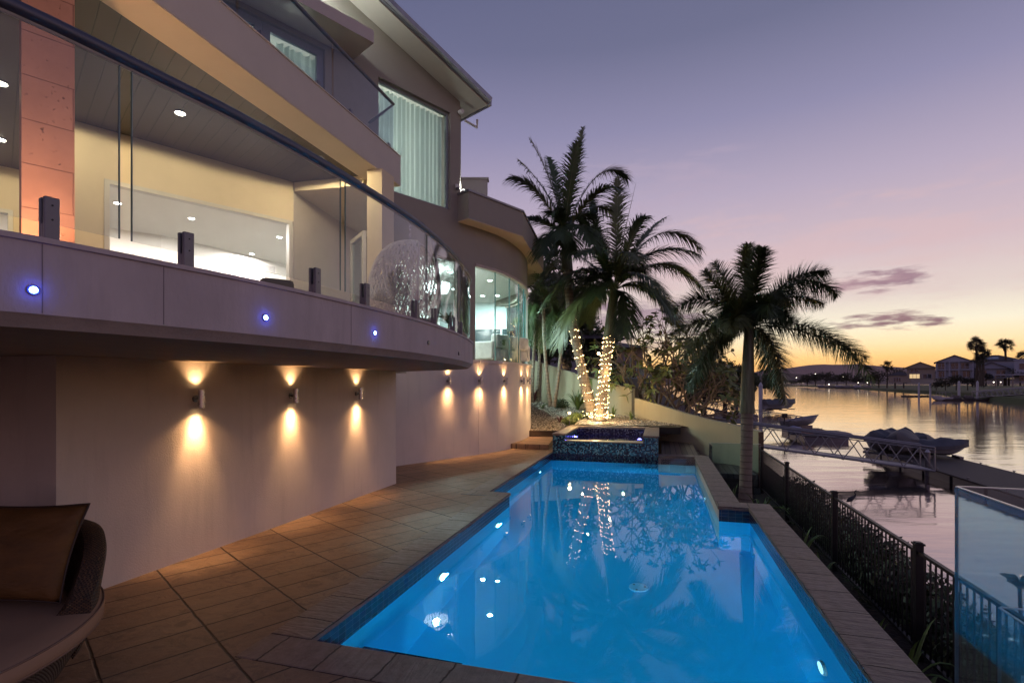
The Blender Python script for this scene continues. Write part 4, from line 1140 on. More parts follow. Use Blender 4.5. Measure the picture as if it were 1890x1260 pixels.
# white pebble garden behind the spa
def gz(x, y):
    left = .31 + max(0, y - 16.4) * .145; right = .47 + max(0, y - 15.6) * .10
    f = min(1, max(0, (x - 1.2) / 1.0)); f = f * f * (3 - 2 * f)
    return left * (1 - f) + right * f + .03 * noise.noise(Vector((x * 1.3, y * 1.3, 3)))
b = MB(); n_ = 44
E0, E1 = Vector((6.6, 14.2)), Vector((.2, 22.9))         # boundary wall line
def gp(i, j):
    a = i / 60; c = j / 40
    lo = Vector((.25, 16.3)).lerp(Vector((6.3, 14.3)), a) if False else Vector((.3 + a * 5.6, 16.3 - .0 * a - (.55 * a)))
    hi = Vector((.3, 22.7)).lerp(Vector((5.9, 15.3)), a)
    p = lo.lerp(hi, c); return (p.x, p.y, gz(p.x, p.y))
for i in range(60):
    for j in range(40): b.face([gp(i, j), gp(i + 1, j), gp(i + 1, j + 1), gp(i, j + 1)])
def gravel_mat():
    m, nt, out = new_mat('white pebble gravel'); t = NT(nt)
    v = t.n('ShaderNodeTexVoronoi'); t.l(t.pos(), v.inputs[0]); v.inputs['Scale'].default_value = 17
    w = t.n('ShaderNodeTexWhiteNoise', noise_dimensions='3D'); t.l(v.outputs['Color'], w.inputs[0])
    c = t.mix(w.outputs[0], (.46, .40, .31), (.80, .74, .62)); c = t.mix(t.ramp(v.outputs['Distance'], [(.35, 0), (.62, 1)]), c, (.07, .055, .04))
    c = t.mix(t.ramp(t.noise(t.pos(), 2.5, 4), [(.6, 0), (.75, .6)]), c, (.10, .11, .04))
    t.bsdf(out, c, .8, 0, t.bump(v.outputs['Distance'], 1.0, -.03)); return m
gv = b.build('white_gravel', gravel_mat(), kind='stuff', smooth='all')
gv['label'] = 'white pebble gravel of the garden bed round the lit palms'; gv['category'] = 'gravel'

timber = plain('brown timber sleeper', (.085, .055, .035), .7, var=.3, scale=4, bump=.004, bscale=20, stretch=(.4, .4, 3))
# paved first step, then timber edged steps
t_ = thing('garden_steps', 'low brown steps climbing beside the curved bow wall to the palm garden', 'steps', (.6, 16, 0))
b = MB(); st = [(-.34, 14.37), (1.0, 14.02), (1.15, 15.0), (1.35, 16.15), (.32, 16.25), (.1, 15.3)]
b.prism(st, 0.001, .14); b.build('tread', M['paving'], t_, bevel=.008)
for k, (y, x0, x1, z0, z1) in enumerate(((16.26, .44, 1.75, .10, .32), (18.3, .50, 2.05, .30, .56), (20.2, .50, 1.6, .50, .80), (21.6, .5, 1.4, .75, .98))):
    b = MB(); b.box(x0, x1, y, y + .16, z0, z1); b.build('riser', timber, t_, bevel=.01)
    if k < 3: b = MB(); b.box(x0, x1 - .3, y + .161, y + .9, z0, z1 - .01); b.build('tread', M['paving'] if k == 0 else timber, t_)
# timber platform between the spa and the garden and decks to its right
planks = None
def plank_mat():
    m, nt, out = new_mat('weathered deck planks'); t = NT(nt)
    s_ = t.n('ShaderNodeSeparateXYZ'); t.l(t.uv(), s_.inputs[0]); w = t.m('DIVIDE', s_.outputs[0], .14); f = t.m('FLOOR', w)
    e = t.m('SUBTRACT', .5, t.m('ABSOLUTE', t.m('SUBTRACT', t.m('SUBTRACT', w, f), .5))); g = t.ramp(e, [(.03, 1), (.06, 0)])
    wn_ = t.n('ShaderNodeTexWhiteNoise', noise_dimensions='1D'); t.l(f, wn_.inputs['W'])
    c = t.mix(wn_.outputs[0], (.10, .075, .055), (.19, .145, .11)); c = t.mix(t.ramp(t.noise(t.map(t.uv(), (14, 1.2, 1)), 3, 5), [(.4, 0), (.7, .5)]), c, (.07, .05, .04)); c = t.mix(g, c, (.01, .008, .006))
    t.bsdf(out, c, .7, 0, t.bump(t.m('SUBTRACT', 1, g), .8, .008)); return m
M['planks'] = plank_mat()
t_ = thing('timber_deck', 'weathered timber deck with slatted top beside and behind the spa', 'deck', uv(.6, 15, 0))
b = MB(); b.ubox(-2.9, .22, 16.31, 17.0, .2, .46); b.build('platform', timber, t_)
b = MB(); b.ubox(.05, .95, 13.75, 17.2, -.12, -.02); b.build('upper_deck', M['planks'], t_, rot=-PA)
b = MB(); b.ubox(-.3, .6, 16.1, 16.9, .30, .50); b.build('bench_lid', M['black'], t_)
t_ = thing('lower_deck', 'dark timber deck lower down behind the glass fence panel', 'deck', uv(1.9, 14.8, GL))
b = MB(); b.ubox(1.35, 2.35, 14.2, 16.0, -.62, -.5); b.build('deck_top', M['planks'], t_, rot=-PA)
b = MB(); b.ubox(1.4, 2.3, 14.25, 15.95, GL, -.621); b.build('deck_base', timber, t_)
t_ = thing('lower_steps', 'dark timber steps between the upper and lower decks', 'steps', uv(1.15, 15, GL))
for k in range(3): b = MB(); b.ubox(.98 + k * .13, 1.10 + k * .13, 14.3, 16.0, -.9, -.14 - .14 * k); b.build('step', timber, t_)

# boundary wall, top stepping down towards the canal
t_ = thing('boundary_wall', 'cream rendered boundary wall sloping down behind the palms to the canal', 'wall', (3.5, 18, 0))
M['wallcream'] = plain('cream rendered garden wall', (.46, .42, .29), .85, var=.06, scale=1.2, bump=.002, bscale=50, dirt=.15)
def bw_pt(r):                                           # point of the wall line seen at plan direction r
    d = E1 - E0; s_ = (r * E0.y - E0.x) / (d.x - r * d.y); return E0 + d * s_
def wall_poly(mb, pxz, zb, th=.16):
    pts = [(bw_pt((px - 945) / 950), z) for px, z in pxz]; d = (E1 - E0).normalized(); n_ = Vector((d.y, -d.x)) * th
    for (p, z), (q, y) in zip(pts, pts[1:]):
        vs = [tup(p, zb), tup(q, zb), tup(q, y), tup(p, z)]; ws = [tup(p + n_, zb), tup(q + n_, zb), tup(q + n_, y), tup(p + n_, z)]
        mb.mesh(vs + ws, [(0, 1, 2, 3), (7, 6, 5, 4), (3, 2, 6, 7), (0, 3, 7, 4), (1, 5, 6, 2), (4, 5, 1, 0)])
def zt(px, py): p = bw_pt((px - 945) / 950); return H + (708 - py) / 950 * p.y
b = MB(); wall_poly(b, [(px, zt(px, py)) for px, py in ((950, 656), (980, 664), (1063, 690), (1166, 718))], GL); b.build('wall_panel', M['wallcream'], t_)
b = MB(); wall_poly(b, [(px, zt(px, py)) for px, py in ((1171, 734), (1210, 745), (1260, 761), (1300, 772), (1340, 781), (1404, 796))], GL); b.build('wall_panel', M['wallcream'], t_)
b = MB(); wall_poly(b, [(px, zt(px, py)) for px, py in ((1165.5, 716), (1171.5, 717))], GL, .2); b.build('pier', plain('dark wall joint', (.12, .11, .09), .8), t_)
b = MB()
for px in (1404.5,):
    p = bw_pt((px - 945) / 950); b.obox(p, (1, -.3), .06, .06, GL, zt(px, 797))
b.build('brick_pier', plain('rough brown brick', (.14, .085, .06), .9, var=.4, scale=20, bump=.01, bscale=30), t_)

# glass pool fence beside the palm, and at the lower right corner
def glass_fence(label, panels, z0, group=None):
    p0 = uv(*panels[0][0]); t_ = thing('glass_fence', label, 'glass fence', (p0.x, p0.y, z0), group)
    for a, c, zt_ in panels:
        p, q = uv(*a), uv(*c); b = MB(); b.seg(p, q, -.006, .006, z0 + .04, zt_); g = b.build('glass_panel', M['fenceglass'], t_)
        b = MB(); b.seg(p, q, -.0062, .0062, zt_ + .0002, zt_ + .006); b.build('top_edge', plain('bright polished edge', (.62, .62, .58), .12, spec=1), g)
        b = MB(); L_ = (q - p).length; b.seg(p, q, -.0062, .0062, z0 + .04, zt_, a=-.006, b=-.0005); b.build('side_edge', plain('blue green polished edge', (.10, .20, .28), .1, spec=1), g)
        for f in (.2, .8):
            c_ = p.lerp(q, f); b = MB(); b.cyl((c_.x, c_.y), .025, z0, z0 + .16, 14); b.build('spigot', M['steel'], t_)
glass_fence('greenish glass fence panels standing behind the foxtail palm', [((1.24, 14.0), (2.42, 14.0), .30), ((1.22, 13.98), (1.22, 13.3), .30)], GL)
glass_fence('tall glass fence corner at the lower right of the pool', [((1.672, 3.6), (3.3, 3.6), 1.2), ((1.66, 3.59), (1.66, 1.9), 1.2)], -.02)
glass_fence('lower glass fence panel inside the tall glass corner', [((1.73, 3.32), (3.3, 3.32), .62), ((1.72, 3.31), (1.72, 1.9), .62)], -.02)

# black picket fence
fz = .10; FU = 2.52
t_ = thing('picket_fence', 'black metal picket fence running along the canal side of the pool', 'fence', uv(FU, 8, GL))
posts = [14.45, 11.75, 8.75, 6.15, 3.6, 1.0]
for v in posts:
    p = uv(FU, v); b = MB(); b.obox(p, ND, .035, .035, GL, fz + .07); b.obox(p, ND, .045, .045, fz + .071, fz + .09); b.obox(p, ND, .03, .03, fz + .091, fz + .10)
    b.build('post', M['black'], t_)
for v0, v1 in zip(posts, posts[1:]):
    b = MB(); p, q = uv(FU, v0 - .04), uv(FU, v1 + .04)
    for z in (fz, GL + .12): b.bar(tup(p, z), tup(q, z), .04, .03)
    n_ = int((v0 - v1) / .105)
    for k in range(1, n_): c_ = p.lerp(q, k / n_); b.bar(tup(c_, GL + .1), tup(c_, fz - .01), .013)
    b.build('fence_panel', M['black'], t_)

# strappy plants, shrubs
def strap_plant(name, label, c, n, L_, w, seed, mat, up=1.0, group=None, cat='plant'):
    rnd = random.Random(seed); c = Vector(c); t_ = thing(name, label, cat, tuple(c), group); b = MB()
    for i in range(n):
        a = rnd.random() * 6.28; d = Vector((math.cos(a), math.sin(a), 0)); sd = Vector((-d.y, d.x, 0)); l_ = L_ * (.6 + .6 * rnd.random()); lean = .2 + .8 * rnd.random(); prev = None; base = c + d * .05 * rnd.random()
        for k in range(7):
            t = k / 6; p = base + d * l_ * lean * (t * .55 + t * t * .35) + Vector((0, 0, l_ * up * (t - .52 * lean * t * t * t * 1.5)))
            ww = w * (1 - t ** 1.8) * (.6 + .8 * min(1, t * 3)) * .5 + .0008; cur = (p - sd * ww, p + sd * ww, p + Vector((0, 0, -ww * .6)))
            if prev: b.face([prev[0], prev[2], cur[2], cur[0]]); b.face([prev[2], prev[1], cur[1], cur[2]])
            prev = cur
    b.build('leaves', mat, t_); return t_
M['strap'] = plain('bright green strap leaf', (.09, .15, .035), .45, var=.4, scale=8)
M['strapred'] = plain('dark red cordyline leaf', (.09, .015, .02), .45, var=.4, scale=8)
def gpt(px, py):                                        # point on the gravel surface seen at a pixel
    Y = 14.6
    while Y < 22.5 and H + (708 - py) / 950 * Y > gz((px - 945) / 950 * Y, Y): Y += .05
    return Vector(((px - 945) / 950 * Y, Y, gz((px - 945) / 950 * Y, Y)))
for px, py, n, L_, w, mt, lab in ((1066, 756, 34, .95, .05, 'strap', 'large strappy green plant in the gravel left of the lit palms'), (985, 742, 26, .75, .06, 'strapred', 'dark red cordyline beside the top of the garden steps'),
        (1036, 742, 20, .5, .05, 'strapred', 'small dark red cordyline behind the low green shrubs'), (1131, 772, 16, .55, .03, 'strap', 'thin grassy plant right of the lit palms'), (1033, 779, 10, .28, .05, 'strapred', 'tiny reddish plant at the gravel edge near the steps'), (1165, 774, 12, .4, .03, 'strap', 'sparse grass tuft near the boundary wall joint'), (1001, 754, 14, .35, .03, 'strap', 'grey green tuft beside the slim palm base')):
    strap_plant('strap_plant', lab, gpt(px, py), n, L_, w, int(px), M[mt])
# low ball shrubs
def leaf_cloud(mb, c, r, n, size, seed, flat=1.0, gap=.0):
    rnd = random.Random(seed); c = Vector(c)
    for i in range(n):
        d = Vector((rnd.gauss(0, 1), rnd.gauss(0, 1), rnd.gauss(0, 1))).normalized(); rr = r * (.45 + .6 * rnd.random() ** .6)
        rr *= 1 + .35 * noise.noise(d * 1.7 + Vector((seed, 0, 0)))
        p = c + Vector((d.x * rr, d.y * rr, d.z * rr * flat)); a = Vector((rnd.gauss(0, 1), rnd.gauss(0, 1), rnd.gauss(0, 1))).normalized(); q = a.cross(d).normalized(); s_ = size * (.6 + .8 * rnd.random())
        mb.face([p - a * s_, p + q * s_ * .45, p + a * s_, p - q * s_ * .45])
M['shrub'] = plain('dark shrub leaf', (.035, .055, .02), .55, var=.5, scale=2.5)
M['moss'] = plain('light green groundcover leaf', (.12, .17, .05), .6, var=.4, scale=6)
for px, py, r_, lab in ((1035, 752, .32, 'low green shrub by the strappy plant'), (1052, 783, .26, 'pale green mound at the front edge of the gravel'), (1063, 772, .2, 'small pale green tuft beside the stake light'), (1090, 772, .30, 'mound of greenery at the foot of the lit palms')):
    p = gpt(px, py); t_ = thing('low_shrub', lab, 'shrub', tuple(p)); b = MB(); leaf_cloud(b, p + Vector((0, 0, r_ * .4)), r_, 420, .05, int(px), .6); b.build('foliage', M['moss'] if 'pale' in lab else M['shrub'], t_)
# stake light
p = gpt(1051, 788); t_ = thing('stake_light', 'small glowing stake light standing in the white gravel', 'garden light', tuple(p)); 
b = MB(); b.cyl((p.x, p.y), .012, p.z, p.z + .40, 8); b.build('stake', M['charcoal'], t_)
b = MB(); b.cyl((p.x, p.y), .035, p.z + .40, p.z + .47, 12, .045); b.build('shade', glow('stake lamp glow', (1, .75, .4), 8), t_)
lamp_light('POINT', 'stake_lamp', tuple(p + Vector((0, -.05, .55))), 26, (1, .66, .30), .04, parent=t_)
# plants between the coping and the picket fence
k = 0
for (px, py, Y, L_, lab) in ((1345, 935, 9.6, .8, 'strappy plant at the foot of the foxtail palm'), (1405, 935, 9.7, .75, 'strappy plant just right of the foxtail palm trunk'), (1475, 1010, 6.9, .65, 'pale edged strap plant beside the pool coping halfway along'), (1515, 1060, 6.2, .5, 'arching strap plant lower along the coping'),
        (1610, 1180, 4.6, .45, 'upright blades rising beside the coping near the front'), (1668, 1215, 4.3, .65, 'tall bright blades beside the coping near the glass corner'), (1700, 1260, 3.8, .4, 'curled strap leaves at the bottom beside the coping')):
    p = at(px, py, Y); k += 1
    strap_plant('strap_plant', lab, (p.x, p.y, max(GL, p.z - L_ * .35)), 13 if k < 4 else 7, L_, .045, 40 + k, M['strap'])
# hedge along the outside of the fence
t_ = thing('hedge', 'dark leafy hedge growing along the outer side of the picket fence', 'hedge', uv(3.05, 8, GL))
b = MB(); random.seed(5)
for i in range(34):
    v = 1.2 + i * .4; leaf_cloud(b, uv(3.05 + random.uniform(-.1, .15), v, GL + .06 + .1 * math.sin(i * 1.3)),   .46, 760, .05, i + 60, .95)
b.build('foliage', M['shrub'], t_)
for i in range(17): b = MB(); p = uv(3.0, 1.3 + i * .8, GL - .05); b.tube([p, p + Vector((.03, 0, .4))], .025, 6); b.build('stem', M['bark'], t_)
# magnolia like leaves seen through the glass corner
c0 = at(1882, 1085, 3.9); t_ = thing('rubber_plant', 'plant with broad glossy leaves seen through the glass fence corner', 'plant', (c0.x, c0.y, GL))
b = MB(); b.tube([(c0.x + .05, c0.y, GL), (c0.x + .02, c0.y, -.3), tuple(c0)], .012, 8); b.build('stem', M['bark'], t_)
b = MB(); leafy(b, c0 + Vector((0, 0, 0)), 15, .17, .10, .035, 5, .2); b.build('leaves', M['leafdark'], t_)

# ------------------------------------------------------------------ palms
M['frond'] = plain('palm leaflet green', (.055, .088, .028), .45, var=.4, scale=1.5)
M['frondlit'] = plain('yellow green lit palm leaflet', (.11, .13, .04), .45, var=.35, scale=1.5)  # brighter copy of the leaflet green, lit look put into the colour
M['rachis'] = plain('pale palm rib', (.13, .14, .06), .5, var=.2)
M['crownshaft'] = plain('green grey crownshaft', (.12, .13, .075), .5, var=.45, scale=5, bump=.004, bscale=12, stretch=(6, 6, .45), dirt=.5)
def ringed(name, col, freq=9, dark=.5):
    m, nt, out = new_mat(name); t = NT(nt); p = t.pos(); s_ = t.n('ShaderNodeSeparateXYZ'); t.l(p, s_.inputs[0])
    z = t.m('ADD', s_.outputs[2], t.m('MULTIPLY', t.noise(p, 4, 3), .04)); f = t.m('FRACT', t.m('MULTIPLY', z, freq)); r_ = t.ramp(f, [(0, 0), (.12, 1), (.85, .8), (1, 0)])
    n = t.noise(p, 14, 5, .65); c = t.mix(n, [x * .65 for x in col], [x * 1.25 for x in col]); c = t.mix(t.m('MULTIPLY', t.m('SUBTRACT', 1, r_), dark), c, [x * .35 for x in col])
    t.bsdf(out, c, .85, 0, t.bump(t.m('ADD', r_, t.m('MULTIPLY', n, .3)), .7, .015)); return m
M['trunk'] = ringed('ringed grey palm trunk', (.24, .20, .155), 8, .8)
M['trunkpale'] = ringed('pale slim palm trunk', (.30, .24, .18), 7, .8)
def bez(a, c, d, t): return a * (1 - t) ** 2 + c * 2 * t * (1 - t) + d * t * t
def frond(parent, base, ctrl, tip, ll, n, seed, mat, plum=False, r=.016, bare=.12, droop=.5, w=.022):
    rnd = random.Random(seed); base, ctrl, tip = Vector(base), Vector(ctrl), Vector(tip); b = MB()
    pts = [bez(base, ctrl, tip, i / 14) for i in range(15)]
    b.tube(pts, [r * (1 - .85 * i / 14) for i in range(15)], 5, m=1)
    up0 = Vector((0, 0, 1))
    for i in range(n):
        t = bare + (1 - bare) * (i + rnd.random() * .6) / n; p = bez(base, ctrl, tip, min(t, 1)); d = (bez(base, ctrl, tip, min(1, t + .02)) - bez(base, ctrl, tip, max(0, t - .02))).normalized()
        sd = d.cross(up0); sd = sd.normalized() if sd.length > .05 else Vector((1, 0, 0)); un = sd.cross(d)
        prof = (math.sin(math.pi * min(1, (t - bare) / (1 - bare) * .86 + .12)) ** .55); L_ = ll * prof * (.8 + .35 * rnd.random())
        angs = (1, -1) if not plum else (1, -1, .35, -.35)
        for s_ in angs:
            if plum:
                a = rnd.uniform(0, 6.28); o = sd * math.cos(a) + un * math.sin(a)
            else: o = sd * s_ + un * (.25 + .15 * rnd.random())
            fw = (.75 + .5 * rnd.random() + .8 * t) * (.62 if plum else 1); dr = (d * fw + o * 1.15).normalized(); wv = w * (.7 + .5 * rnd.random())
            pr = None; dd = droop * (.6 + .8 * rnd.random())
            for k in range(4):
                u_ = k / 3; q = p + dr * L_ * u_ + Vector((0, 0, -dd * L_ * u_ * u_)); ww = wv * (1 - u_ ** 1.6) * .5 + .0006; x = dr.cross(un if abs(dr.dot(un)) < .9 else sd).normalized() * ww
                cur = (q - x, q + x)
                if pr: b.face([pr[0], pr[1], cur[1], cur[0]])
                pr = cur
    return b.build('frond', [mat, M['rachis']], parent)

def P3(px, py, Y, dy=0): return at(px, py, Y + dy)
def palm(name, label, trunk, shaft, crown, fronds, Y, ll, n, tr, mat, trunkmat, plum=False, seed=1, fill=0, flen=2.2, group=None, w=.022, droop=.5):
    """trunk / shaft: (px,py,dy) points; fronds: (ctrl px,py,dy, tip px,py,dy)"""
    tp = [P3(a, c, Y, d) for a, c, d in trunk]; t_ = thing(name, label, 'palm tree', tuple(tp[0]), group)
    tp = spline(tp, 5); k = len(tp); b = MB(); b.tube(tp, [tr * (1.22 - .34 * min(1, i / (k * .35)) - .05 * i / k) for i in range(k)], 16); b.build('trunk', trunkmat, t_, smooth=True)
    sp = spline([P3(a, c, Y, d) for a, c, d in shaft], 4); k = len(sp); b = MB(); b.tube(sp, [tr * (1.12 - .55 * (i / (k - 1)) ** 1.5) for i in range(k)], 14); b.build('crownshaft', M['crownshaft'], t_, smooth=True)
    cb = P3(crown[0], crown[1], Y)
    for i, (cx, cy_, cd, tx, ty, td) in enumerate(fronds):
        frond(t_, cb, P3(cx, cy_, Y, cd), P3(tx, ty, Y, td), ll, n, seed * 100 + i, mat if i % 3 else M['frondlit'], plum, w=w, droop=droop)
    rnd = random.Random(seed)
    for i in range(fill):
        a = rnd.uniform(0, 6.28); e = rnd.uniform(-.35, 1.1); L_ = flen * rnd.uniform(.6, 1.0); d = Vector((math.cos(a) * math.cos(e), math.sin(a) * math.cos(e), math.sin(e)))
        frond(t_, cb, cb + d * L_ * .6 + Vector((0, 0, .3)), cb + d * L_ + Vector((0, 0, -.35 * L_)), ll * .9, n, seed * 500 + i, mat, plum, w=w, droop=droop)
    return t_
YA = 17.2
palm('palm_tree', 'tallest palm with its leaning trunk wrapped in fairy lights', [(1096, 772, 0), (1080, 708, 0), (1061, 620, .1), (1052, 560, .2), (1047, 500, .2)], [(1047, 500, .2), (1045, 462, .2), (1042, 425, .1)], (1042, 432),
     [(990, 330, -.2, 942, 328, -.5), (1010, 340, .4, 957, 296, .6), (1022, 330, 0, 977, 255, .1), (1058, 330, .2, 1076, 236, .5), (1050, 340, -.8, 1066, 262, -1.3), (1105, 270, .2, 1157, 330, .4), (1110, 320, -.9, 1146, 352, -1.7), (1095, 350, .8, 1140, 400, 1.5),
      (995, 400, -.6, 968, 402, -1.1), (1000, 430, .5, 985, 480, .8), (1010, 410, -1.2, 1002, 470, -1.9), (1070, 390, -1.2, 1092, 450, -2.0), (1080, 400, .6, 1112, 455, .9), (1035, 380, 1.6, 1020, 395, 2.4), (1030, 330, 1, 1012, 290, 1.8)],
     YA, .82, 76, .175, M['frond'], M['trunk'], seed=1, fill=6, flen=1.9, w=.044, droop=.5)
palm('palm_tree', 'broad palm with its upright trunk wrapped thickly in fairy lights', [(1108, 776, 0), (1112, 735, 0), (1119, 660, 0), (1126, 620, 0)], [(1125, 624, 0), (1129, 580, 0), (1134, 525, 0)], (1134, 535),
     [(1210, 370, .2, 1293, 460, .4), (1200, 430, -.8, 1290, 470, -1.2), (1230, 440, -.2, 1299, 538, -.3), (1215, 500, .6, 1255, 604, .9), (1200, 500, -.9, 1246, 590, -1.6), (1047, 480, -.2, 998, 570, -.3), (1060, 520, -.9, 1030, 640, -1.4), (1080, 520, .6, 1040, 600, 1.2),
      (1160, 530, -.6, 1152, 618, -1.0), (1140, 420, .2, 1140, 328, .5), (1110, 440, -.4, 1068, 400, -.6), (1165, 420, -.5, 1190, 400, -.9), (1180, 430, .8, 1230, 400, 1.4), (1060, 440, .9, 1010, 470, 1.5), (1100, 430, -1.5, 1075, 470, -2.4), (1150, 430, -1.6, 1180, 480, -2.6), (1170, 470, -1.6, 1225, 540, -2.2), (1090, 400, 1.2, 1095, 370, 2.2), (1200, 460, 1.2, 1262, 500, 1.8), (1080, 470, -.5, 1035, 520, -1)],
     16.9, .86, 80, .185, M['frond'], M['trunk'], seed=2, fill=11, flen=2.0, w=.046, droop=.58)
b = MB(); b.tube([P3(1134, 530, 16.9), P3(1150, 440, 16.9), P3(1174, 337, 17)], [.022, .014, .003], 6)
sp_ = b.build('palm_spear', M['rachis'], bpy.data.objects['palm_tree.001'])
palm('foxtail_palm', 'bushy foxtail palm rising beside the pool in front of the canal', [(1375, 985, 0), (1376, 900, 0), (1378, 820, 0), (1379, 755, 0)], [(1379, 762, 0), (1379, 735, 0), (1381, 660, 0), (1383, 590, 0)], (1384, 600),
     [(1375, 500, .1, 1381, 452, .2), (1395, 500, -.3, 1408, 458, -.5), (1345, 520, .2, 1318, 484, .4), (1330, 540, -.5, 1300, 500, -.2), (1480, 470, .2, 1546, 545, .3), (1450, 490, -.3, 1530, 500, -.3), (1440, 520, .5, 1520, 560, .9), (1530, 570, .1, 1616, 705, .2), (1500, 600, -.3, 1600, 660, -.5),
      (1440, 610, -.2, 1450, 745, -.3), (1420, 620, .3, 1440, 730, .5), (1305, 520, .1, 1243, 572, .1), (1300, 570, .4, 1238, 620, .6), (1300, 610, -.2, 1275, 722, -.4), (1320, 600, .3, 1290, 690, .6), (1360, 560, -.9, 1350, 600, -1.5), (1350, 560, -.7, 1330, 585, -1.1), (1400, 560, -.8, 1420, 560, -1.4), (1330, 560, -.3, 1262, 660, -.6), (1420, 540, .8, 1460, 560, 1.3)],
     10.4, .42, 150, .135, M['frond'], M['trunk'], plum=True, seed=3, fill=5, flen=1.1, w=.019, droop=.22)
# slim palms against the boundary wall
slim = [('slim palm leaning left from the shared base near the boundary wall', [(1016, 750, 0), (1009, 690, 0), (1004, 620, 0), (1003, 570, 0)], (1003, 560), 19.3, [(985, 520, 0, 968, 560, -.2), (1000, 500, .3, 990, 470, .5), (1020, 500, .2, 1040, 530, .4), (1025, 540, -.4, 1035, 600, -.8), (980, 540, -.5, 975, 610, -.9), (990, 500, -.6, 980, 480, -1.2), (1010, 500, -.8, 1022, 560, -1.5)]),
        ('slim palm leaning right from the shared base near the boundary wall', [(1022, 750, 0), (1030, 700, 0), (1036, 640, 0), (1040, 580, 0)], (1040, 570), 19.2, [(1010, 530, 0, 990, 560, 0), (1030, 500, .3, 1025, 450, .5), (1060, 520, .2, 1085, 560, .4), (1050, 560, -.4, 1065, 640, -.8), (1020, 560, -.5, 1012, 640, -.9), (1040, 500, -.6, 1060, 500, -1.2)]),
        ('slim dark palm nearest the corner of the bow wall', [(981, 742, 0), (983, 690, 0), (986, 640, 0), (988, 600, 0)], (989, 590), 20.6, [(975, 560, 0, 960, 600, 0), (985, 520, .3, 985, 500, .5), (1000, 540, .2, 1020, 570, .4), (995, 580, -.4, 1000, 650, -.8), (975, 590, -.5, 972, 640, -.9), (1000, 560, 0, 1012, 610, .2)]),
        ('slim dark palm just behind the bow wall corner', [(989, 745, 0), (995, 680, 0), (996, 610, 0), (998, 540, 0)], (998, 530), 21.4, [(975, 500, 0, 965, 540, 0), (1000, 470, .3, 1005, 440, .5), (1020, 500, .2, 1035, 530, .4), (1010, 520, -.4, 1022, 580, -.8), (985, 530, -.5, 980, 590, -.9), (990, 480, 0, 975, 465, .2), (1010, 490, 0, 1030, 480, -.5)])]
for i, (lab, tr, cr, Y, fr) in enumerate(slim):
    top_ = tr[-1]; palm('slim_palm', lab, tr, [top_, (top_[0], top_[1] - 14, 0), (cr[0], cr[1] - 14, 0)], cr, fr, Y, .55, 30, .075, M['frond'], M['trunkpale'], seed=20 + i, fill=4, flen=1.5, w=.04)

# fairy lights wound round the two trunks
fair = glow('fairy light glow', (1, .68, .30), 20)
def fairy(label, path, r0, turns, nb, seed, extra=0):
    rnd = random.Random(seed); sp = spline(path, 12); L_ = arc3(sp); t_ = thing('fairy_lights', label, 'fairy lights', tuple(sp[0])); pts = []; N = int(turns * 26)
    for i in range(N + 1):
        s_ = L_[-1] * i / N; k = min(len(sp) - 2, max(0, next((j for j in range(len(L_)) if L_[j] >= s_), 1) - 1)); f = (s_ - L_[k]) / max(1e-6, L_[k + 1] - L_[k]); c = sp[k].lerp(sp[k + 1], f)
        a = 2 * math.pi * turns * i / N + .5 * math.sin(i * .13); rr = r0 * (1.22 - .3 * min(1, s_ / (L_[-1] * .35))) + .012
        pts.append(c + Vector((math.cos(a) * rr, math.sin(a) * rr, .04 * math.sin(i * .31))))
    b = MB(); b.tube(pts, .004, 4); b.build('wire', M['black'], t_)
    bulbs = []
    for i in range(nb):
        f = (i + rnd.random() * .7) / nb; q = pts[int(f * N)]; bulbs.append(q + Vector((rnd.uniform(-1, 1), rnd.uniform(-1, 1), rnd.uniform(-1, 1))) * .022 + (q - sp[0]) * 0)
    for i in range(extra):
        a = rnd.random() * 6.28; rr = r0 * 1.5 + rnd.random() * .18; bulbs.append(sp[0] + Vector((math.cos(a) * rr, math.sin(a) * rr, .03 + rnd.random() * .12)))
    first = None; rest = MB(); vis = sorted(range(len(bulbs)), key=lambda i: bulbs[i].y)
    for j, i in enumerate(vis):
        if j < 100:
            if first is None:
                mb = MB(); mb.ball((0, 0, 0), .0095, 8, 5); o = mb.build('bulb', fair, None, centre=False); o.parent = t_; first = o
            else:
                o = first.copy(); C.objects.link(o); o.parent = t_
            o.location = bulbs[i] - wloc(t_)
        else: rest.ball(bulbs[i], .0095, 8, 5)
    if rest.v: r_ = rest.build('bulbs', fair, t_); r_['kind'] = 'stuff'
    return t_, bulbs
def arc3(p):
    L_ = [0]
    for a, c in zip(p, p[1:]): L_.append(L_[-1] + (c - a).length)
    return L_
fairy('fairy lights spiralling sparsely round the left leaning palm trunk', [P3(1096, 768, YA), P3(1080, 708, YA), P3(1061, 620, YA, .1), P3(1055, 590, YA, .2)], .175, 11, 130, 1, 26)
fairy('fairy lights wound densely round the upright palm trunk', [P3(1108, 772, 16.9), P3(1112, 735, 16.9), P3(1119, 660, 16.9), P3(1126, 618, 16.9)], .185, 15, 250, 2, 34)
for i, (px, py, Y, e) in enumerate(((1075, 735, 16.6, 20), (1100, 765, 16.5, 26), (1125, 690, 16.5, 20), (1150, 735, 16.7, 18), (1085, 660, 16.7, 10))):
    fl = bpy.data.objects['fairy_lights' if i in (0, 4) else 'fairy_lights.001']
    lamp_light('POINT', 'fairy_glow', tuple(at(px, py, Y)), e, (1, .62, .28), .02, parent=fl)
fl = bpy.data.objects['fairy_lights.001']

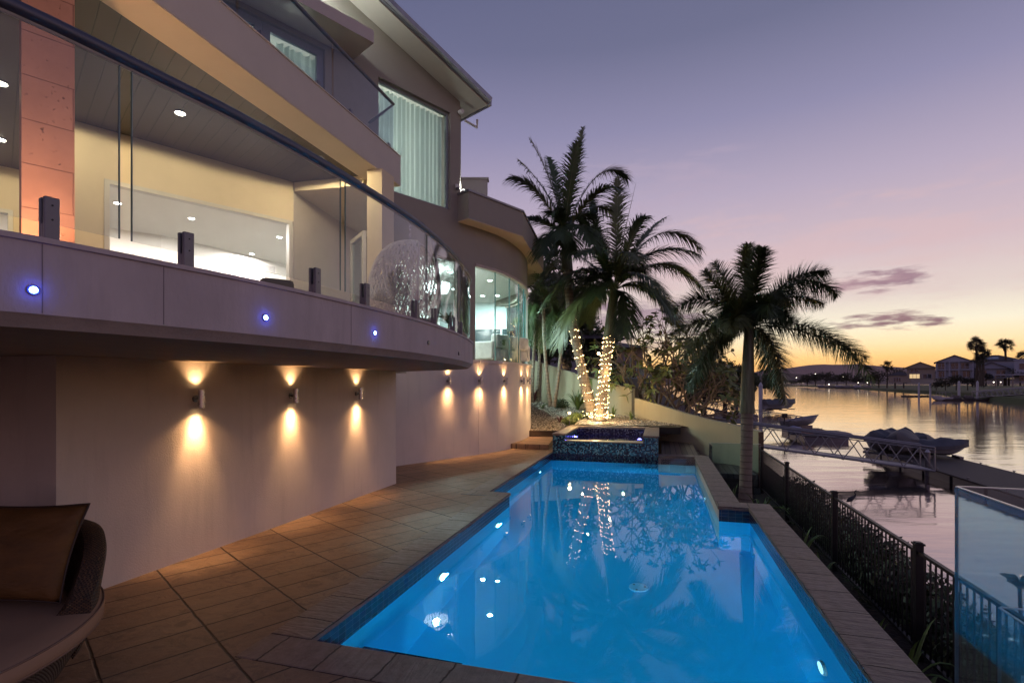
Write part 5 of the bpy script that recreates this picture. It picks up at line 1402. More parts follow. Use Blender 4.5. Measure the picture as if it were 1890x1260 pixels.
# frangipani behind the boundary wall: bare candelabra branches, leaves in rosettes
def frangipani(label, base, tips, seed):
    rnd = random.Random(seed); base = Vector(base); t_ = thing('frangipani_tree', label, 'tree', tuple(base)); b = MB(); ends = []
    def grow(p, d, L_, r, depth):
        q = p + d * L_; mid = p.lerp(q, .5) + Vector((rnd.uniform(-.05, .05), rnd.uniform(-.05, .05), -.03 * L_))
        b.tube([p, mid, q], [r, r * .9, r * .82], 7)
        if depth == 0: ends.append((q, d)); return
        nn = 3 if rnd.random() < .6 else 2; a0 = rnd.random() * 6.28
        for k in range(nn):
            a = a0 + k * 2 * math.pi / nn; x = d.orthogonal().normalized(); y = d.cross(x); nd = (d + (x * math.cos(a) + y * math.sin(a)) * .75 + Vector((0, 0, .12))).normalized()
            grow(q, nd, L_ * rnd.uniform(.62, .82), r * .68, depth - 1)
    for tp in tips:
        d = (Vector(tp) - base).normalized(); grow(base, d, (Vector(tp) - base).length * .42, .055, 4)
    b.build('branches', plain('pale brown frangipani bark', (.27, .20, .13), .75, var=.2, scale=8), t_, smooth=True)
    b = MB()
    for q, d in ends:
        if rnd.random() < .42: continue
        n_ = rnd.randint(4, 8)
        for i in range(n_):
            a = rnd.random() * 6.28; x = d.orthogonal().normalized(); y = d.cross(x); o = (x * math.cos(a) + y * math.sin(a) + d * rnd.uniform(.2, .9)).normalized(); sd = o.cross(d).normalized(); l_ = rnd.uniform(.2, .32); pr = None
            for k in range(6):
                t = k / 5; p = q + o * l_ * t + Vector((0, 0, -.12 * l_ * t * t * 3)); ww = .042 * math.sin(math.pi * min(.98, t * .88 + .08)); cur = (p - sd * ww, p + sd * ww)
                if pr: b.face([pr[0], pr[1], cur[1], cur[0]])
                pr = cur
    b.build('leaves', M['frang'], t_)
M['frang'] = plain('yellow green frangipani leaf', (.15, .18, .05), .5, var=.4, scale=3)
frangipani('frangipani with bare forking branches and few leaves behind the boundary wall', at(1205, 790, 19), [tuple(at(px, py, 19 + dy)) for px, py, dy in ((1150, 640, .3), (1190, 620, -.4), (1230, 610, .5), (1280, 640, -.2), (1320, 690, .4), (1300, 660, -.8), (1170, 690, -.5), (1245, 640, -1.2), (1335, 735, -.3))], 4)
frangipani('second frangipani spreading low over the sloping end of the wall', at(1262, 800, 17.5), [tuple(at(px, py, 17.5 + dy)) for px, py, dy in ((1230, 690, .3), (1290, 680, -.4), (1340, 725, .2), (1320, 700, -.6))], 9)

# ------------------------------------------------------------------ canal and what floats on it
WZ = -2.3; PZ = -1.9
def canal_mat():
    m, nt, out = new_mat('still canal water'); t = NT(nt); p = t.pos()
    a = t.noise(t.map(p, (.35, 1.3, 1), (0, 0, 0), (0, 0, R(-12))), .9, 3, .55); c = t.noise(t.map(p, (.12, .5, 1), (0, 0, 0), (0, 0, R(-6))), .6, 2, .5)
    nm = t.bump(t.m('ADD', t.m('MULTIPLY', a, .5), c), .3, .10)
    g = t.n('ShaderNodeBsdfGlossy'); g.inputs['Roughness'].default_value = .085; g.inputs[0].default_value = (.99, .92, .89, 1); t.l(nm, g.inputs['Normal'])  # reflection colour tinted warm, standing in for the peach sky glow
    d = t.n('ShaderNodeBsdfDiffuse'); d.inputs[0].default_value = (.02, .016, .018, 1)
    mx = t.n('ShaderNodeMixShader'); t.l(t.m('MULTIPLY_ADD', t.m('POWER', t.schlick(.02, nm), .42), 1.0, .03, True), mx.inputs[0]); t.l(d.outputs[0], mx.inputs[1]); t.l(g.outputs[0], mx.inputs[2]); t.l(mx.outputs[0], out.inputs[0]); return m
b = MB()
b.face([(-2000, -200, WZ), (9000, -200, WZ), (9000, 9000, WZ), (-2000, 9000, WZ)])
b.build('canal_water', canal_mat(), kind='structure', centre=False)

def pontoon(name, lab, u0, u1, v0, v1, mat, th=.32):
    t_ = thing(name, lab, 'pontoon', uv((u0 + u1) / 2, (v0 + v1) / 2, WZ))
    b = MB(); b.ubox(u0, u1, v0, v1, PZ - .07, PZ); b.build('deck_top', mat, t_, bevel=.02)
    n_ = max(2, int((v1 - v0) / 2.2))
    for k in range(n_):
        a = v0 + (v1 - v0) * k / n_ + .12; c = v0 + (v1 - v0) * (k + 1) / n_ - .12; b = MB(); b.ubox(u0 + .08, u1 - .08, a, c, WZ - .2, PZ - .071); b.build('float', M['charcoal'], t_)
    for k in range(n_):
        for u in (u0 + .1, u1 - .1):
            b = MB(); q = uv(u, v0 + (v1 - v0) * (k + .5) / n_, PZ); b.bar(q + VD * -.1 + Vector((0, 0, .07)), q + VD * .1 + Vector((0, 0, .07)), .025); b.bar(q, q + Vector((0, 0, .07)), .04); b.build('cleat', M['alu'], t_)
    return t_
M['pdeck'] = plain('dark brown pontoon deck', (.05, .035, .03), .7, var=.35, scale=3, bump=.004, bscale=20)
pontoon('pontoon', 'long dark brown pontoon with covered boats at its far end', 11.4, 14.3, 9.0, 34.5, M['pdeck'])
pontoon('pontoon', 'smaller pontoon carrying the aluminium dinghy and kayaks', 9.9, 12.8, 41.0, 48.5, M['pdeck'])
pontoon('pontoon', 'distant pontoon with small boats beside the white pile', 7.0, 11.2, 66, 74, M['pdeck'])

def truss(name, lab, p, q, w, h, n, r=.032):
    """gangway: two trussed sides and a walkway"""
    p, q = Vector(p), Vector(q); t_ = thing(name, lab, 'gangway', tuple(p)); d = (q - p); s_ = Vector((d.y, -d.x, 0)).normalized() * w / 2; up = Vector((0, 0, h))
    for sg in (-1, 1):
        a, c = p + s_ * sg, q + s_ * sg; b = MB()
        b.tube([a, c], r * 1.4, 8); b.tube([a + up, c + up], r * 1.15, 8); b.tube([a + up * .88, c + up * .88], r * .8, 6); b.tube([a, a + up], r, 6); b.tube([c, c + up], r, 6)
        for k in range(n):
            x0 = a.lerp(c, k / n); x1 = a.lerp(c, (k + .5) / n); x2 = a.lerp(c, (k + 1) / n)
            b.tube([x0, x1 + up * .88], r * .7, 6); b.tube([x1 + up * .88, x2], r * .7, 6)
        b.build('side_truss', M['alu'], t_)
    b = MB(); b.bar(p + Vector((0, 0, .0)), q, w - .1, .05); b.build('walkway', M['alu'], t_)
    b = MB()
    for k in range(int(n * 1.5)): x = p.lerp(q, (k + .5) / int(n * 1.5)); b.bar(x - s_ - Vector((0, 0, .05)), x + s_ - Vector((0, 0, .05)), .04)
    b.build('cross_bars', M['alu'], t_)
    return t_
truss('gangway', 'long aluminium truss gangway running down to the near dark pontoon', (9.2, 24.45, -.78), (17.75, 22.0, -1.82), 1.25, .98, 8)
truss('gangway', 'neighbouring aluminium gangway beyond the boundary wall, leading to the kayak pontoon', (14.0, 42.5, -.45), (23.0, 41.2, -1.8), 1.2, 1.0, 9)
t_ = truss('gangway', 'far short gangway with railings near the distant small boats', (21.0, 60.5, -.6), (27.0, 66.0, -1.8), 1.2, 1.0, 7)
# land stage where the neighbour gangway starts
t_ = thing('landing_fence', 'grey slatted railing at the landing above the neighbouring gangway', 'railing', (12.6, 40, -1)); b = MB()
for k in range(16): b.bar((11.2 + k * .16, 38.6, -.9), (11.2 + k * .16, 38.6, .1), .05)
b.bar((11.1, 38.6, .1), (13.8, 38.6, .1), .06); b.bar((11.1, 38.6, -.85), (13.8, 38.6, -.85), .06); b.build('slats', M['charcoal'], t_)
# piles
def pile(p, r, h, lab, cap=True, mat=None):
    t_ = thing('pile', lab, 'pile', tuple(p), 'mooring piles'); b = MB(); b.cyl((p[0], p[1]), r, p[2], p[2] + h, 16); b.build('post', mat or M['pilew'], t_, smooth=True)
    if cap: b = MB(); b.tube([(p[0], p[1], p[2] + h + .002), (p[0], p[1], p[2] + h + r * 1.6)], [r * 1.05, r * .15], 16); b.build('cap', M['pilew'], t_, smooth=True)
M['pilew'] = plain('grey white pile sleeve', (.45, .46, .50), .6, var=.1)
p = onz(1404, 763, WZ); pile((p.x, p.y, WZ - .5), .26, 4.4, 'tall white mooring pile standing behind the foxtail palm trunk')
p = at(1712, 862, 23); pile((p.x, p.y, WZ - .5), .10, 1.55, 'short dark pile at the foot of the long gangway', True, M['charcoal'])

# boats
def hull(mb, c, ax, L_, W_, Hh, tr=.8, m=0, flare=.78, rise=.35, n=12):
    """open boat hull lofted from transom to pointed bow"""
    c = Vector(c); ax = Vector((ax[0], ax[1], ax[2] if len(ax) > 2 else 0)).normalized(); sd = ax.cross(Vector((0, 0, 1))).normalized(); up = sd.cross(ax); rows = []
    for i in range(n + 1):
        t = i / n; wd = W_ / 2 * (tr + (1 - tr) * min(1, t * 3)) * (1 - max(0, (t - .45) / .55) ** 2.1); sh = Hh * (1 + rise * t * t); kb = Hh * .9 * max(0, (t - .72) / .28) ** 2
        x = c + ax * (L_ * (t - .5)); row = []
        for s_, z in ((-1, sh), (-.97, sh * .75), (-flare, Hh * .28 + kb * .5), (0, kb), (flare, Hh * .28 + kb * .5), (.97, sh * .75), (1, sh)): row.append(x + sd * wd * s_ + up * z - ax * L_ * .22 * (1 - min(1, z / sh)) * t ** 3)
        rows.append(row)
    vs = [p for r_ in rows for p in r_]; k = 7; fs = []
    for i in range(n):
        for j in range(k - 1): fs.append((i * k + j, i * k + j + 1, (i + 1) * k + j + 1, (i + 1) * k + j))
    fs.append(tuple(range(k))); mb.mesh(vs, fs, m); return rows
M['tarp'] = plain('slate grey boat tarpaulin', (.085, .085, .10), .65, var=.2, scale=2.2, bump=.02, bscale=5)
M['hullw'] = plain('pale grey boat hull', (.22, .21, .22), .35, var=.08)
M['hullalu'] = plain('dull aluminium hull', (.26, .25, .27), .45, .6, var=.15)
def tarpboat(lab, c, ax, L_, W_, Hh, seed):
    t_ = thing('covered_boat', lab, 'boat', tuple(c), 'tarpaulin covered boats'); b = MB(); rows = hull(b, c, ax, L_, W_, Hh); b.build('hull', M['hullw'], t_, smooth=True)
    rnd = random.Random(seed); b = MB(); prev = None; pk = [rnd.uniform(.15, .5) for _ in range(len(rows))]
    for i, r_ in enumerate(rows):
        a, z = r_[0], r_[6]; mid = a.lerp(z, .5); h_ = .42 * Hh + Hh * pk[i] * 1.1 * (1 - (i / (len(rows) - 1)) ** 3); o = (a - z) * .03
        cur = [a + o + Vector((0, 0, -.35 * Hh)), a + o * 1.2 + Vector((0, 0, .02)), a.lerp(mid, .55) + Vector((0, 0, h_ * .75)), mid + Vector((0, 0, h_)), z.lerp(mid, .55) + Vector((0, 0, h_ * .75)), z - o * 1.2 + Vector((0, 0, .02)), z - o + Vector((0, 0, -.35 * Hh))]
        if prev:
            for j in range(6): b.face([prev[j], prev[j + 1], cur[j + 1], cur[j]])
        elif True: b.face(cur)
        prev = cur
    b.build('tarpaulin', M['tarp'], t_, smooth=True)
    b = MB()
    for sg in (-.25, .3): q = Vector(c) + Vector((ax[0], ax[1], 0)).normalized() * L_ * sg; b.obox(q, (ax[1], -ax[0]), W_ * .35, .08, PZ, PZ + .12)
    b.build('chocks', M['charcoal'], t_)
for k, (px, py, Y, ax, L_, W_, Hh, lab) in enumerate(((1628, 856, 27.6, (-.85, -.55), 2.9, 1.5, .62, 'covered boat farthest left on the pontoon, the largest, with a rounded grey tarpaulin'), (1664, 858, 26.6, (-.7, -.7), 2.6, 1.4, .66, 'second covered boat from the left on the pontoon, with a flat topped tarpaulin'),
    (1700, 853, 27.8, (-.45, -.9), 2.3, 1.3, .50, 'small covered boat in the middle of the row on the pontoon'), (1736, 860, 25.9, (.93, -.35), 2.3, 1.3, .46, 'covered boat at the right end of the row, its tarpaulin sloping to a low bow'))):
    c = at(px, py, Y); tarpboat(lab, (c.x, c.y, PZ + .12), ax, L_, W_, Hh, k + 1)
# dinghy, kayaks and bundle on the second pontoon
c = at(1481, 783, 41); c.z = PZ + .35
t_ = thing('dinghy', 'small open aluminium dinghy with an outboard motor on the second pontoon', 'boat', tuple(c)); b = MB(); hull(b, c, (.97, .15, .10), 3.1, 1.4, .55, .85); b.build('hull', M['hullalu'], t_, smooth=True)
b = MB(); q = c + Vector((-1.45, -.2, .55)); b.tube([q + Vector((-.1, 0, -.4)), q + Vector((-.08, 0, .1))], .05, 8); b.obox((q.x - .08, q.y), (1, 0), .17, .12, q.z + .1, q.z + .45); b.build('outboard_motor', M['black'], t_, bevel=.03)
b = MB(); 
for s_ in (-.6, .3): b.obox((c.x + s_, c.y), (0, 1), .55, .1, c.z + .38, c.z + .42)
b.build('bench', M['hullalu'], t_)
b = MB(); b.obox((c.x, c.y), (1, .1), .8, .1, PZ, c.z + .05); b.build('cradle', M['charcoal'], t_)
c = at(1468, 790, 38.5); c.z = PZ
t_ = thing('tarp_bundle', 'crumpled blue white cover heaped beside the kayaks on the second pontoon', 'bundle', tuple(c)); b = MB(); b.ball(c + Vector((0, 0, .2)), .5, 14, 8, sc=(1.2, .7, .7))
for i, v_ in enumerate(b.v): b.v[i] = v_ + Vector((0, 0, .12 * noise.noise(v_ * 2.2)))
b.build('cover', plain('blue white cover', (.32, .34, .46), .8, var=.2), t_, smooth=True)
for k, (px, py, Y, col, lab) in enumerate(((1503, 795, 38.2, (.42, .17, .06), 'orange brown kayak lying upturned on the second pontoon'), (1536, 796, 37.6, (.42, .36, .30), 'pale kayak lying beside the orange one on the second pontoon'))):
    c = at(px, py, Y); c.z = PZ; t_ = thing('kayak', lab, 'kayak', tuple(c), 'kayaks on the pontoon'); b = MB(); ax = Vector((.93, -.36, 0)) if k else Vector((.97, -.2, 0)); sd = Vector((-ax.y, ax.x, 0)); prev = None
    for i in range(13):
        t = i / 12; w_ = .31 * math.sin(math.pi * t) ** .6 + .004; x = c + ax * (2.7 * (t - .5)); cur = [x + sd * w_ * math.cos(a) + Vector((0, 0, .02 + .27 * math.sin(a) * math.sin(math.pi * t) ** .5)) for a in [math.pi * j / 8 for j in range(9)]]
        if prev:
            for j in range(8): b.face([prev[j], prev[j + 1], cur[j + 1], cur[j]])
        prev = cur
    b.build('hull', plain('kayak hull %d' % k, col, .4, var=.12), t_, smooth=True)
    b = MB(); b.tube([c + ax * -.5 + Vector((0, 0, .295)), c + ax * .5 + Vector((0, 0, .295))], .012, 6); b.build('keel_strip', M['charcoal'], t_)
# small boats on the distant pontoon
for k, (px, py, Y, lab) in enumerate(((1432, 757, 71, 'small covered boat on the distant pontoon right of the white pile'), (1447, 752, 74, 'boat partly hidden by palm fronds at the end of the distant pontoon'))):
    c = at(px, py, Y); tarpboat(lab, (c.x, c.y, PZ + .12), (.9, .3), 4.2, 1.8, .8, 20 + k)

# heron wading at the near bank
hp_ = onz(1572, 940, -2.38); 
t_ = bpy.data.objects.new('tmp', None)
b = MB(); x, y, z = hp_.x, hp_.y, -2.38
body = [(x - .17, y, z + .26), (x - .10, y, z + .31), (x - .02, y, z + .36), (x + .06, y, z + .41), (x + .10, y, z + .46)]
b.tube(spline(body, 3), [.008, .025, .045, .06, .068, .072, .072, .066, .058, .048, .04, .032, .028][:13], 10)
b.tube(spline([(x + .09, y, z + .44), (x + .13, y, z + .50), (x + .10, y, z + .56), (x + .12, y, z + .62), (x + .16, y, z + .63)], 3), [.03, .028, .022, .018, .016, .015, .015, .015, .017, .02, .022, .022, .016], 8)
b.tube([(x + .16, y, z + .63), (x + .27, y, z + .615)], [.012, .002], 6)
for s_ in (-.02, .025): b.tube([(x + .0, y + s_, z + .36), (x - .02, y + s_, z + .2), (x + .005, y + s_, z + .0)], [.012, .006, .005], 6)
o = b.build('heron', plain('grey heron plumage', (.05, .05, .06), .8, var=.2), None, smooth='all'); tag(o, 'small dark heron wading in the shallows below the picket fence', 'heron')

# far shore, hills, bridge
b = MB()
shore = [(60, 10), (84, 60), (97, 97), (125, 140), (165, 200), (203, 278), (268, 400), (330, 520), (439, 779), (560, 1150), (520, 1200), (420, 1180), (150, 900), (110, 700), (60, 330)]
fl = [Vector(p) for p in shore]
def far_strip(mb, line, w1, z0, z1, z2):
    for p, q in zip(line, line[1:]):
        d = (q - p).normalized(); n_ = Vector((d.y, -d.x))
        mb.face([tup(p, z0), tup(p + n_ * 1.0, z1), tup(q + n_ * 1.0, z1), tup(q, z0)]); mb.face([tup(p + n_ * 1.0, z1), tup(p + n_ * w1, z2), tup(q + n_ * w1, z2), tup(q + n_ * 1.0, z1)])
M['lawn'] = plain('dusky lawn', (.05, .07, .02), .95, var=.3, scale=.05)
far_strip(b, fl[:10], 900, WZ - .3, -1.1, .8)
b.build('far_bank', M['lawn'], kind='structure', centre=False)
b = MB()
for (x0, y0, x1, y1) in ((560, 1150, 420, 1240), (420, 1240, 250, 1150), (250, 1150, 120, 900)):
    b.prism([(x0, y0), (x1, y1), (x1 + 20, y1 + 900), (x0 + 300, y0 + 900)], WZ - .2, -.9)
b.build('end_bank', M['lawn'], kind='structure', centre=False)
def hills(name, col, Y, pts, seed):
    b = MB(); rnd = random.Random(seed); n_ = 160; prev = None
    xs = [p[0] for p in pts]
    for i in range(n_ + 1):
        px = xs[0] + (xs[-1] - xs[0]) * i / n_; k = max(j for j in range(len(pts)) if pts[j][0] <= px or j == 0); k = min(k, len(pts) - 2); f = (px - pts[k][0]) / (pts[k + 1][0] - pts[k][0]); f = f * f * (3 - 2 * f); py = pts[k][1] * (1 - f) + pts[k + 1][1] * f + 1.3 * noise.noise(Vector((px * .03, seed, 0))) + .5 * noise.noise(Vector((px * .13, seed, 3)))
        t_ = at(px, py, Y); cur = [(t_.x, Y * .9, -3), (t_.x, Y * .96, t_.z * .45), tuple(t_), (t_.x, Y * 1.05, t_.z * .8)]
        if prev:
            for j in range(3): b.face([prev[j], cur[j], cur[j + 1], prev[j + 1]])
        prev = cur
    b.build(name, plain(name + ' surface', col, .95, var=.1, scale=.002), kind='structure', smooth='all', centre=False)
hills('distant_hills', (.30, .19, .18), 7500, [(300, 690), (1000, 686), (1200, 680), (1300, 684), (1372, 688), (1440, 680), (1500, 673), (1580, 672), (1640, 676), (1690, 680), (1760, 683), (1840, 678), (1900, 676), (2100, 680), (2600, 686)], 3)  # far ridge colour is paler and pinker, with part of the haze painted in
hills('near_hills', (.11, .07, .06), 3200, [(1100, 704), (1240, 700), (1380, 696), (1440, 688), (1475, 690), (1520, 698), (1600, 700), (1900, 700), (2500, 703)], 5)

# masses of trees far off, each crown its own tree
def far_tree(lab, px, pyb, pyt, wpx, Y, seed, mat, group, name='broad_tree', zb=None, dens=1.0):
    base = at(px, pyb, Y); top_ = at(px, pyt, Y); hgt = top_.z - base.z; r_ = wpx / 950 * Y / 2
    if zb is not None: base.z = zb; hgt = top_.z - zb
    t_ = thing(name, lab, 'tree', tuple(base), group); b = MB(); b.tube([base, base + Vector((0, 0, hgt * .5))], [hgt * .035, hgt * .02], 6)
    for k in range(3): a = k * 2.1 + seed; b.tube([base + Vector((0, 0, hgt * .35)), base + Vector((math.cos(a) * r_ * .5, math.sin(a) * r_ * .5, hgt * .7))], [hgt * .018, hgt * .006], 5)
    b.build('trunk', M['bark'], t_)
    b = MB(); rnd = random.Random(seed)
    for k in range(6 if dens < 4 else 11):
        a = rnd.random() * 6.28; q = rnd.random() ** .5 * r_ * .62; zc = base.z + hgt * rnd.uniform(.42, .78 if dens < 4 else .88)
        leaf_cloud(b, (base.x + math.cos(a) * q, base.y + math.sin(a) * q, zc), r_ * rnd.uniform(.42, .6), int(90 * dens), max(.05, r_ * .085), seed * 9 + k, min(1.2, hgt / (2.4 * r_)))
    b.build('crown', mat, t_)
M['fartree'] = plain('dark dusk foliage', (.035, .035, .018), .8, var=.5, scale=.15)
gf = 'trees on the far bank'
sp = [(1490, 712, 690, 34, 560), (1505, 712, 686, 36, 540), (1524, 712, 684, 34, 520), (1545, 713, 688, 34, 500), (1562, 713, 684, 36, 470), (1584, 714, 686, 34, 440), (1604, 715, 684, 32, 400), (1622, 716, 680, 34, 360), (1652, 718, 672, 34, 300), (1668, 716, 678, 26, 290),
      (1718, 700, 672, 22, 230), (1480, 712, 698, 22, 640), (1460, 712, 700, 22, 800), (1436, 712, 700, 24, 820), (1820, 712, 686, 26, 160), (1842, 712, 680, 22, 175), (1862, 712, 664, 26, 165), (1883, 712, 676, 30, 150), (1795, 714, 684, 20, 165)]
words_ = ['low rounded', 'broad', 'dark spreading', 'dense', 'tall domed', 'bushy']
for i, (px, yb, yt, w_, Y) in enumerate(sp):
    far_tree('%s tree on the far bank, %s' % (words_[i % 6], ['nearest the bridge', 'second from the bridge', 'third from the bridge', 'behind the white moored boat', 'above the moored boats', 'right of the moored boats', 'behind the drooping palm frond', 'just left of the hanging palm frond tip', 'beside the grassy lawn', 'at the left of the brown roofed house', 'between the brown roofed house and the white house', 'low by the bridge end', 'beyond the bridge at left', 'far beyond the bridge', 'right of the white gabled house', 'in front of the dark hip roof', 'beside the far right flat roofed house', 'at the right edge of the picture', 'below the twin fan palms'][i]), px, yb, yt, w_, Y, i + 3, M['fartree'], gf, dens=1.3)
# hedge belt of the white house
for i, (px, yt, w_) in enumerate(((1728, 700, 26), (1745, 694, 30), (1765, 690, 32), (1786, 692, 30), (1806, 698, 26))):
    far_tree(('leftmost', 'second', 'middle', 'fourth', 'rightmost')[i] + ' of the five dark bushes in front of the white gabled house', px, 720, yt, w_, 155, 70 + i, M['fartree'], 'bushes before the white house', 'garden_bush', dens=1.3)
# left bank trees behind the boundary wall
gl_ = 'trees on the near bank beyond the wall'
for i, (px, yb, yt, w_, Y, lab) in enumerate(((1300, 745, 640, 60, 34, 'dark tree behind the frangipani, left of the foxtail palm'), (1338, 745, 652, 55, 38, 'dark bushy tree left of the foxtail palm trunk'), (1360, 742, 668, 46, 46, 'low dark tree directly behind the foxtail palm trunk'), (1268, 745, 655, 50, 33, 'dark tree behind the second frangipani'), (1392, 728, 690, 30, 90, 'small tree on the near bank right of the foxtail palm trunk'), (1412, 722, 692, 26, 150, 'distant near bank tree beside the white pile'), (1008, 690, 440, 120, 30, 'tall dark green tree mass behind the slim palms'), (1085, 700, 480, 80, 34, 'dark leafy tree between the crowns of the two lit palms'), (1120, 700, 615, 60, 42, 'dark tree filling the gap between the neighbour houses'), (1060, 700, 640, 40, 38, 'dark tree before the neighbour house left of the lit palms'))):
    far_tree(lab, px, yb, yt, w_, Y, 40 + i, M['shrub'], gl_, dens=5, zb=-1.2)

# houses
M['tile'] = plain('dark roof tiles', (.06, .045, .05), .7, var=.15, scale=.5)
M['hwall'] = plain('pale weatherboard', (.34, .35, .42), .8, var=.04, scale=.5)
M['hcream'] = plain('dusky cream house wall', (.30, .25, .2), .8, var=.05, scale=.5)
M['hglass'] = plain('dark house window', (.02, .022, .03), .1, var=.1, scale=1, spec=1)
M['hlit'] = glow('lit house window', (1, .70, .36), .8)
class Hse:
    def __init__(s, name, lab, px, py_base, Y, face=None):
        s.o = at(px, py_base, Y); s.t = thing(name, lab, 'house', tuple(s.o)); f = face if face is not None else math.atan2(s.o.x, s.o.y)
        s.f = Vector((math.cos(f), -math.sin(f), 0)); s.b = Vector((math.sin(f), math.cos(f), 0))
    def P(s, a, c, z): return s.o + s.f * a + s.b * c + Vector((0, 0, z))
    def block(s, name, a0, a1, c0, c1, z0, z1, mat, par=None):
        b = MB(); b.prism([tup(s.P(a, c, 0)) for a, c in ((a0, c0), (a1, c0), (a1, c1), (a0, c1))], s.o.z + z0, s.o.z + z1); return b.build(name, mat, par or s.t)
    def gable(s, a0, a1, c0, c1, z, h, mat, wallmat, ov=.5):
        m_ = (a0 + a1) / 2; b = MB(); th = .2
        for x0 in (a0 - ov, a1 + ov):
            zz = z - h * ov / (m_ - a0)
            v = [s.P(x0, c0 - ov, zz), s.P(m_, c0 - ov, z + h), s.P(m_, c1 + ov, z + h), s.P(x0, c1 + ov, zz)]; w = [p + Vector((0, 0, th)) for p in v]
            b.mesh(v + w, [(0, 1, 2, 3), (7, 6, 5, 4), (0, 4, 5, 1), (2, 6, 7, 3), (3, 7, 4, 0)])
        b.build('roof', mat, s.t); b = MB()
        for c in (c0 + .01, c1 - .01): b.face([s.P(a0, c, z), s.P(a1, c, z), s.P(m_, c, z + h)])
        b.build('gable_wall', wallmat, s.t)
    def hip(s, a0, a1, c0, c1, z, h, mat, ov=.6, rl=.25):
        a0 -= ov; a1 += ov; c0 -= ov; c1 += ov; ins = (c1 - c0) / 2; r0 = s.P(a0 + ins if a1 - a0 > 2 * ins else (a0 + a1) / 2 - rl, (c0 + c1) / 2, z + h); r1 = s.P(a1 - ins if a1 - a0 > 2 * ins else (a0 + a1) / 2 + rl, (c0 + c1) / 2, z + h)
        A, B, C_, D = s.P(a0, c0, z), s.P(a1, c0, z), s.P(a1, c1, z), s.P(a0, c1, z); b = MB(); b.face([A, B, r1, r0]); b.face([B, C_, r1]); b.face([C_, D, r0, r1]); b.face([D, A, r0]); b.face([D, C_, B, A]); return b.build('roof', mat, s.t)
    def win(s, a0, a1, z0, z1, c=0, lit=False, mull=0):
        w = s.block('window', a0, a1, c - .06, c - .01, z0, z1, M['hlit'] if lit else M['hglass']); b = MB()
        for k in range(mull + 2): x = a0 + (a1 - a0) * k / (mull + 1); b.prism([tup(s.P(x + e, c + g, 0)) for e, g in ((-.06, -.1), (.06, -.1), (.06, -.061), (-.06, -.061))], s.o.z + z0, s.o.z + z1)
        for z in (z0, z1): b.prism([tup(s.P(x, c + g, 0)) for x, g in ((a0, -.11), (a1, -.11), (a1, -.101), (a0, -.101))], s.o.z + z - .05, s.o.z + z + .05)
        b.build('frame', M['hwall'], w)
h = Hse('house', 'white two storey gabled house with verandas and roof panels on the far bank', 1727, 698, 168)
h.block('wall', 0, 9.3, .8, 12, 0, 5.2, M['hwall']); h.gable(0, 9.3, 0, 12, 5.2, 2.1, M['tile'], M['hwall']); h.block('main_wall', 9.31, 19.5, 3, 13, 0, 5.4, M['hwall']); h.hip(8.8, 20.5, 3, 13, 5.4, 2.0, M['tile'])
for a in (0, 2.2, 3.3, 5.6, 8.95): h.block('veranda_post', a, a + .28, -.1, .18, 0, 5.2, M['hwall'])
h.block('balcony_slab', -.05, 9.4, -.15, .79, 2.55, 2.85, M['hwall']); h.block('balcony_rail', 0, 9.3, -.12, -.06, 3.5, 3.58, M['hwall'])
for a in (.5, 3.8, 6.2): h.win(a, a + 2, 3.0, 4.9, .8, mull=1)
for a in (.7, 4, 6.6): h.win(a, a + 1.9, .3, 2.3, .8, mull=1)
h.gable(9.6, 17.3, 1.2, 6, 2.9, 1.9, M['tile'], M['hwall']); h.block('porch_wall', 9.9, 17, 1.9, 3, 0, 2.9, M['hwall']); 
for a in (10.2, 14.5): h.win(a, a + 2.2, .3, 2.5, 1.9, mull=1)
b = MB(); 
for k in range(3): b.face([h.P(10.6 + k * 1.6, 3.4 + .5, 5.62 + .3), h.P(12.1 + k * 1.6, 3.9, 5.92), h.P(12.1 + k * 1.6, 6.0, 6.75), h.P(10.6 + k * 1.6, 6.0, 6.75)])
b.build('solar_panels', plain('pale roof panel', (.3, .34, .42), .2, .3), h.t)
h = Hse('house', 'brown roofed house with lit ground floor windows left of the white house', 1674, 700, 215)
h.block('wall', 0, 9, 0, 9, 0, 4.6, M['hcream']); h.gable(-1, 9.6, -1, 9, 4.6, 2.4, M['tile'], M['hcream']); h.block('lower_wall', 9.01, 16, 1, 8, 0, 2.6, M['hcream']); h.block('flat_roof', 8.8, 16.5, .4, 8.4, 2.61, 2.9, M['tile'])
h.win(.8, 4.2, .4, 2.2, 0, True, 2); h.win(5.2, 8, .4, 2.2, 0, False, 1); h.win(9.8, 12.0, .4, 2.2, 1, True, 1); h.win(1, 3.6, 3, 4.3, 0, False, 1); h.win(13, 15.2, .4, 2.2, 1, True, 1)
h = Hse('house', 'low house with a dark hipped roof right of the twin fan palms', 1818, 702, 175)
h.block('wall', 0, 9, 0, 9, 0, 3.4, M['hcream']); h.hip(0, 9, 0, 9, 3.4, 2.2, M['tile']); h.win(1, 3, .6, 2.6, 0, False, 1); h.win(4.5, 7.5, .6, 2.6, 0, True, 1)
h = Hse('house', 'pale flat roofed house at the right edge of the picture', 1872, 706, 150)
h.block('wall', 0, 9, 0, 9, 0, 6.4, M['hwall']); h.block('parapet', -.2, 9.2, -.2, 9, 6.41, 6.8, M['hwall']); h.win(1, 3.5, 3.8, 5.6, 0, False, 1); h.win(1, 3.5, .4, 2.6, 0, False, 1); h.block('awning', 1.4, 4.2, -1.4, -.01, 2.9, 3.05, M['hwall'])
h = Hse('house', 'dim low house half hidden by trees behind the left lawn', 1640, 706, 260)
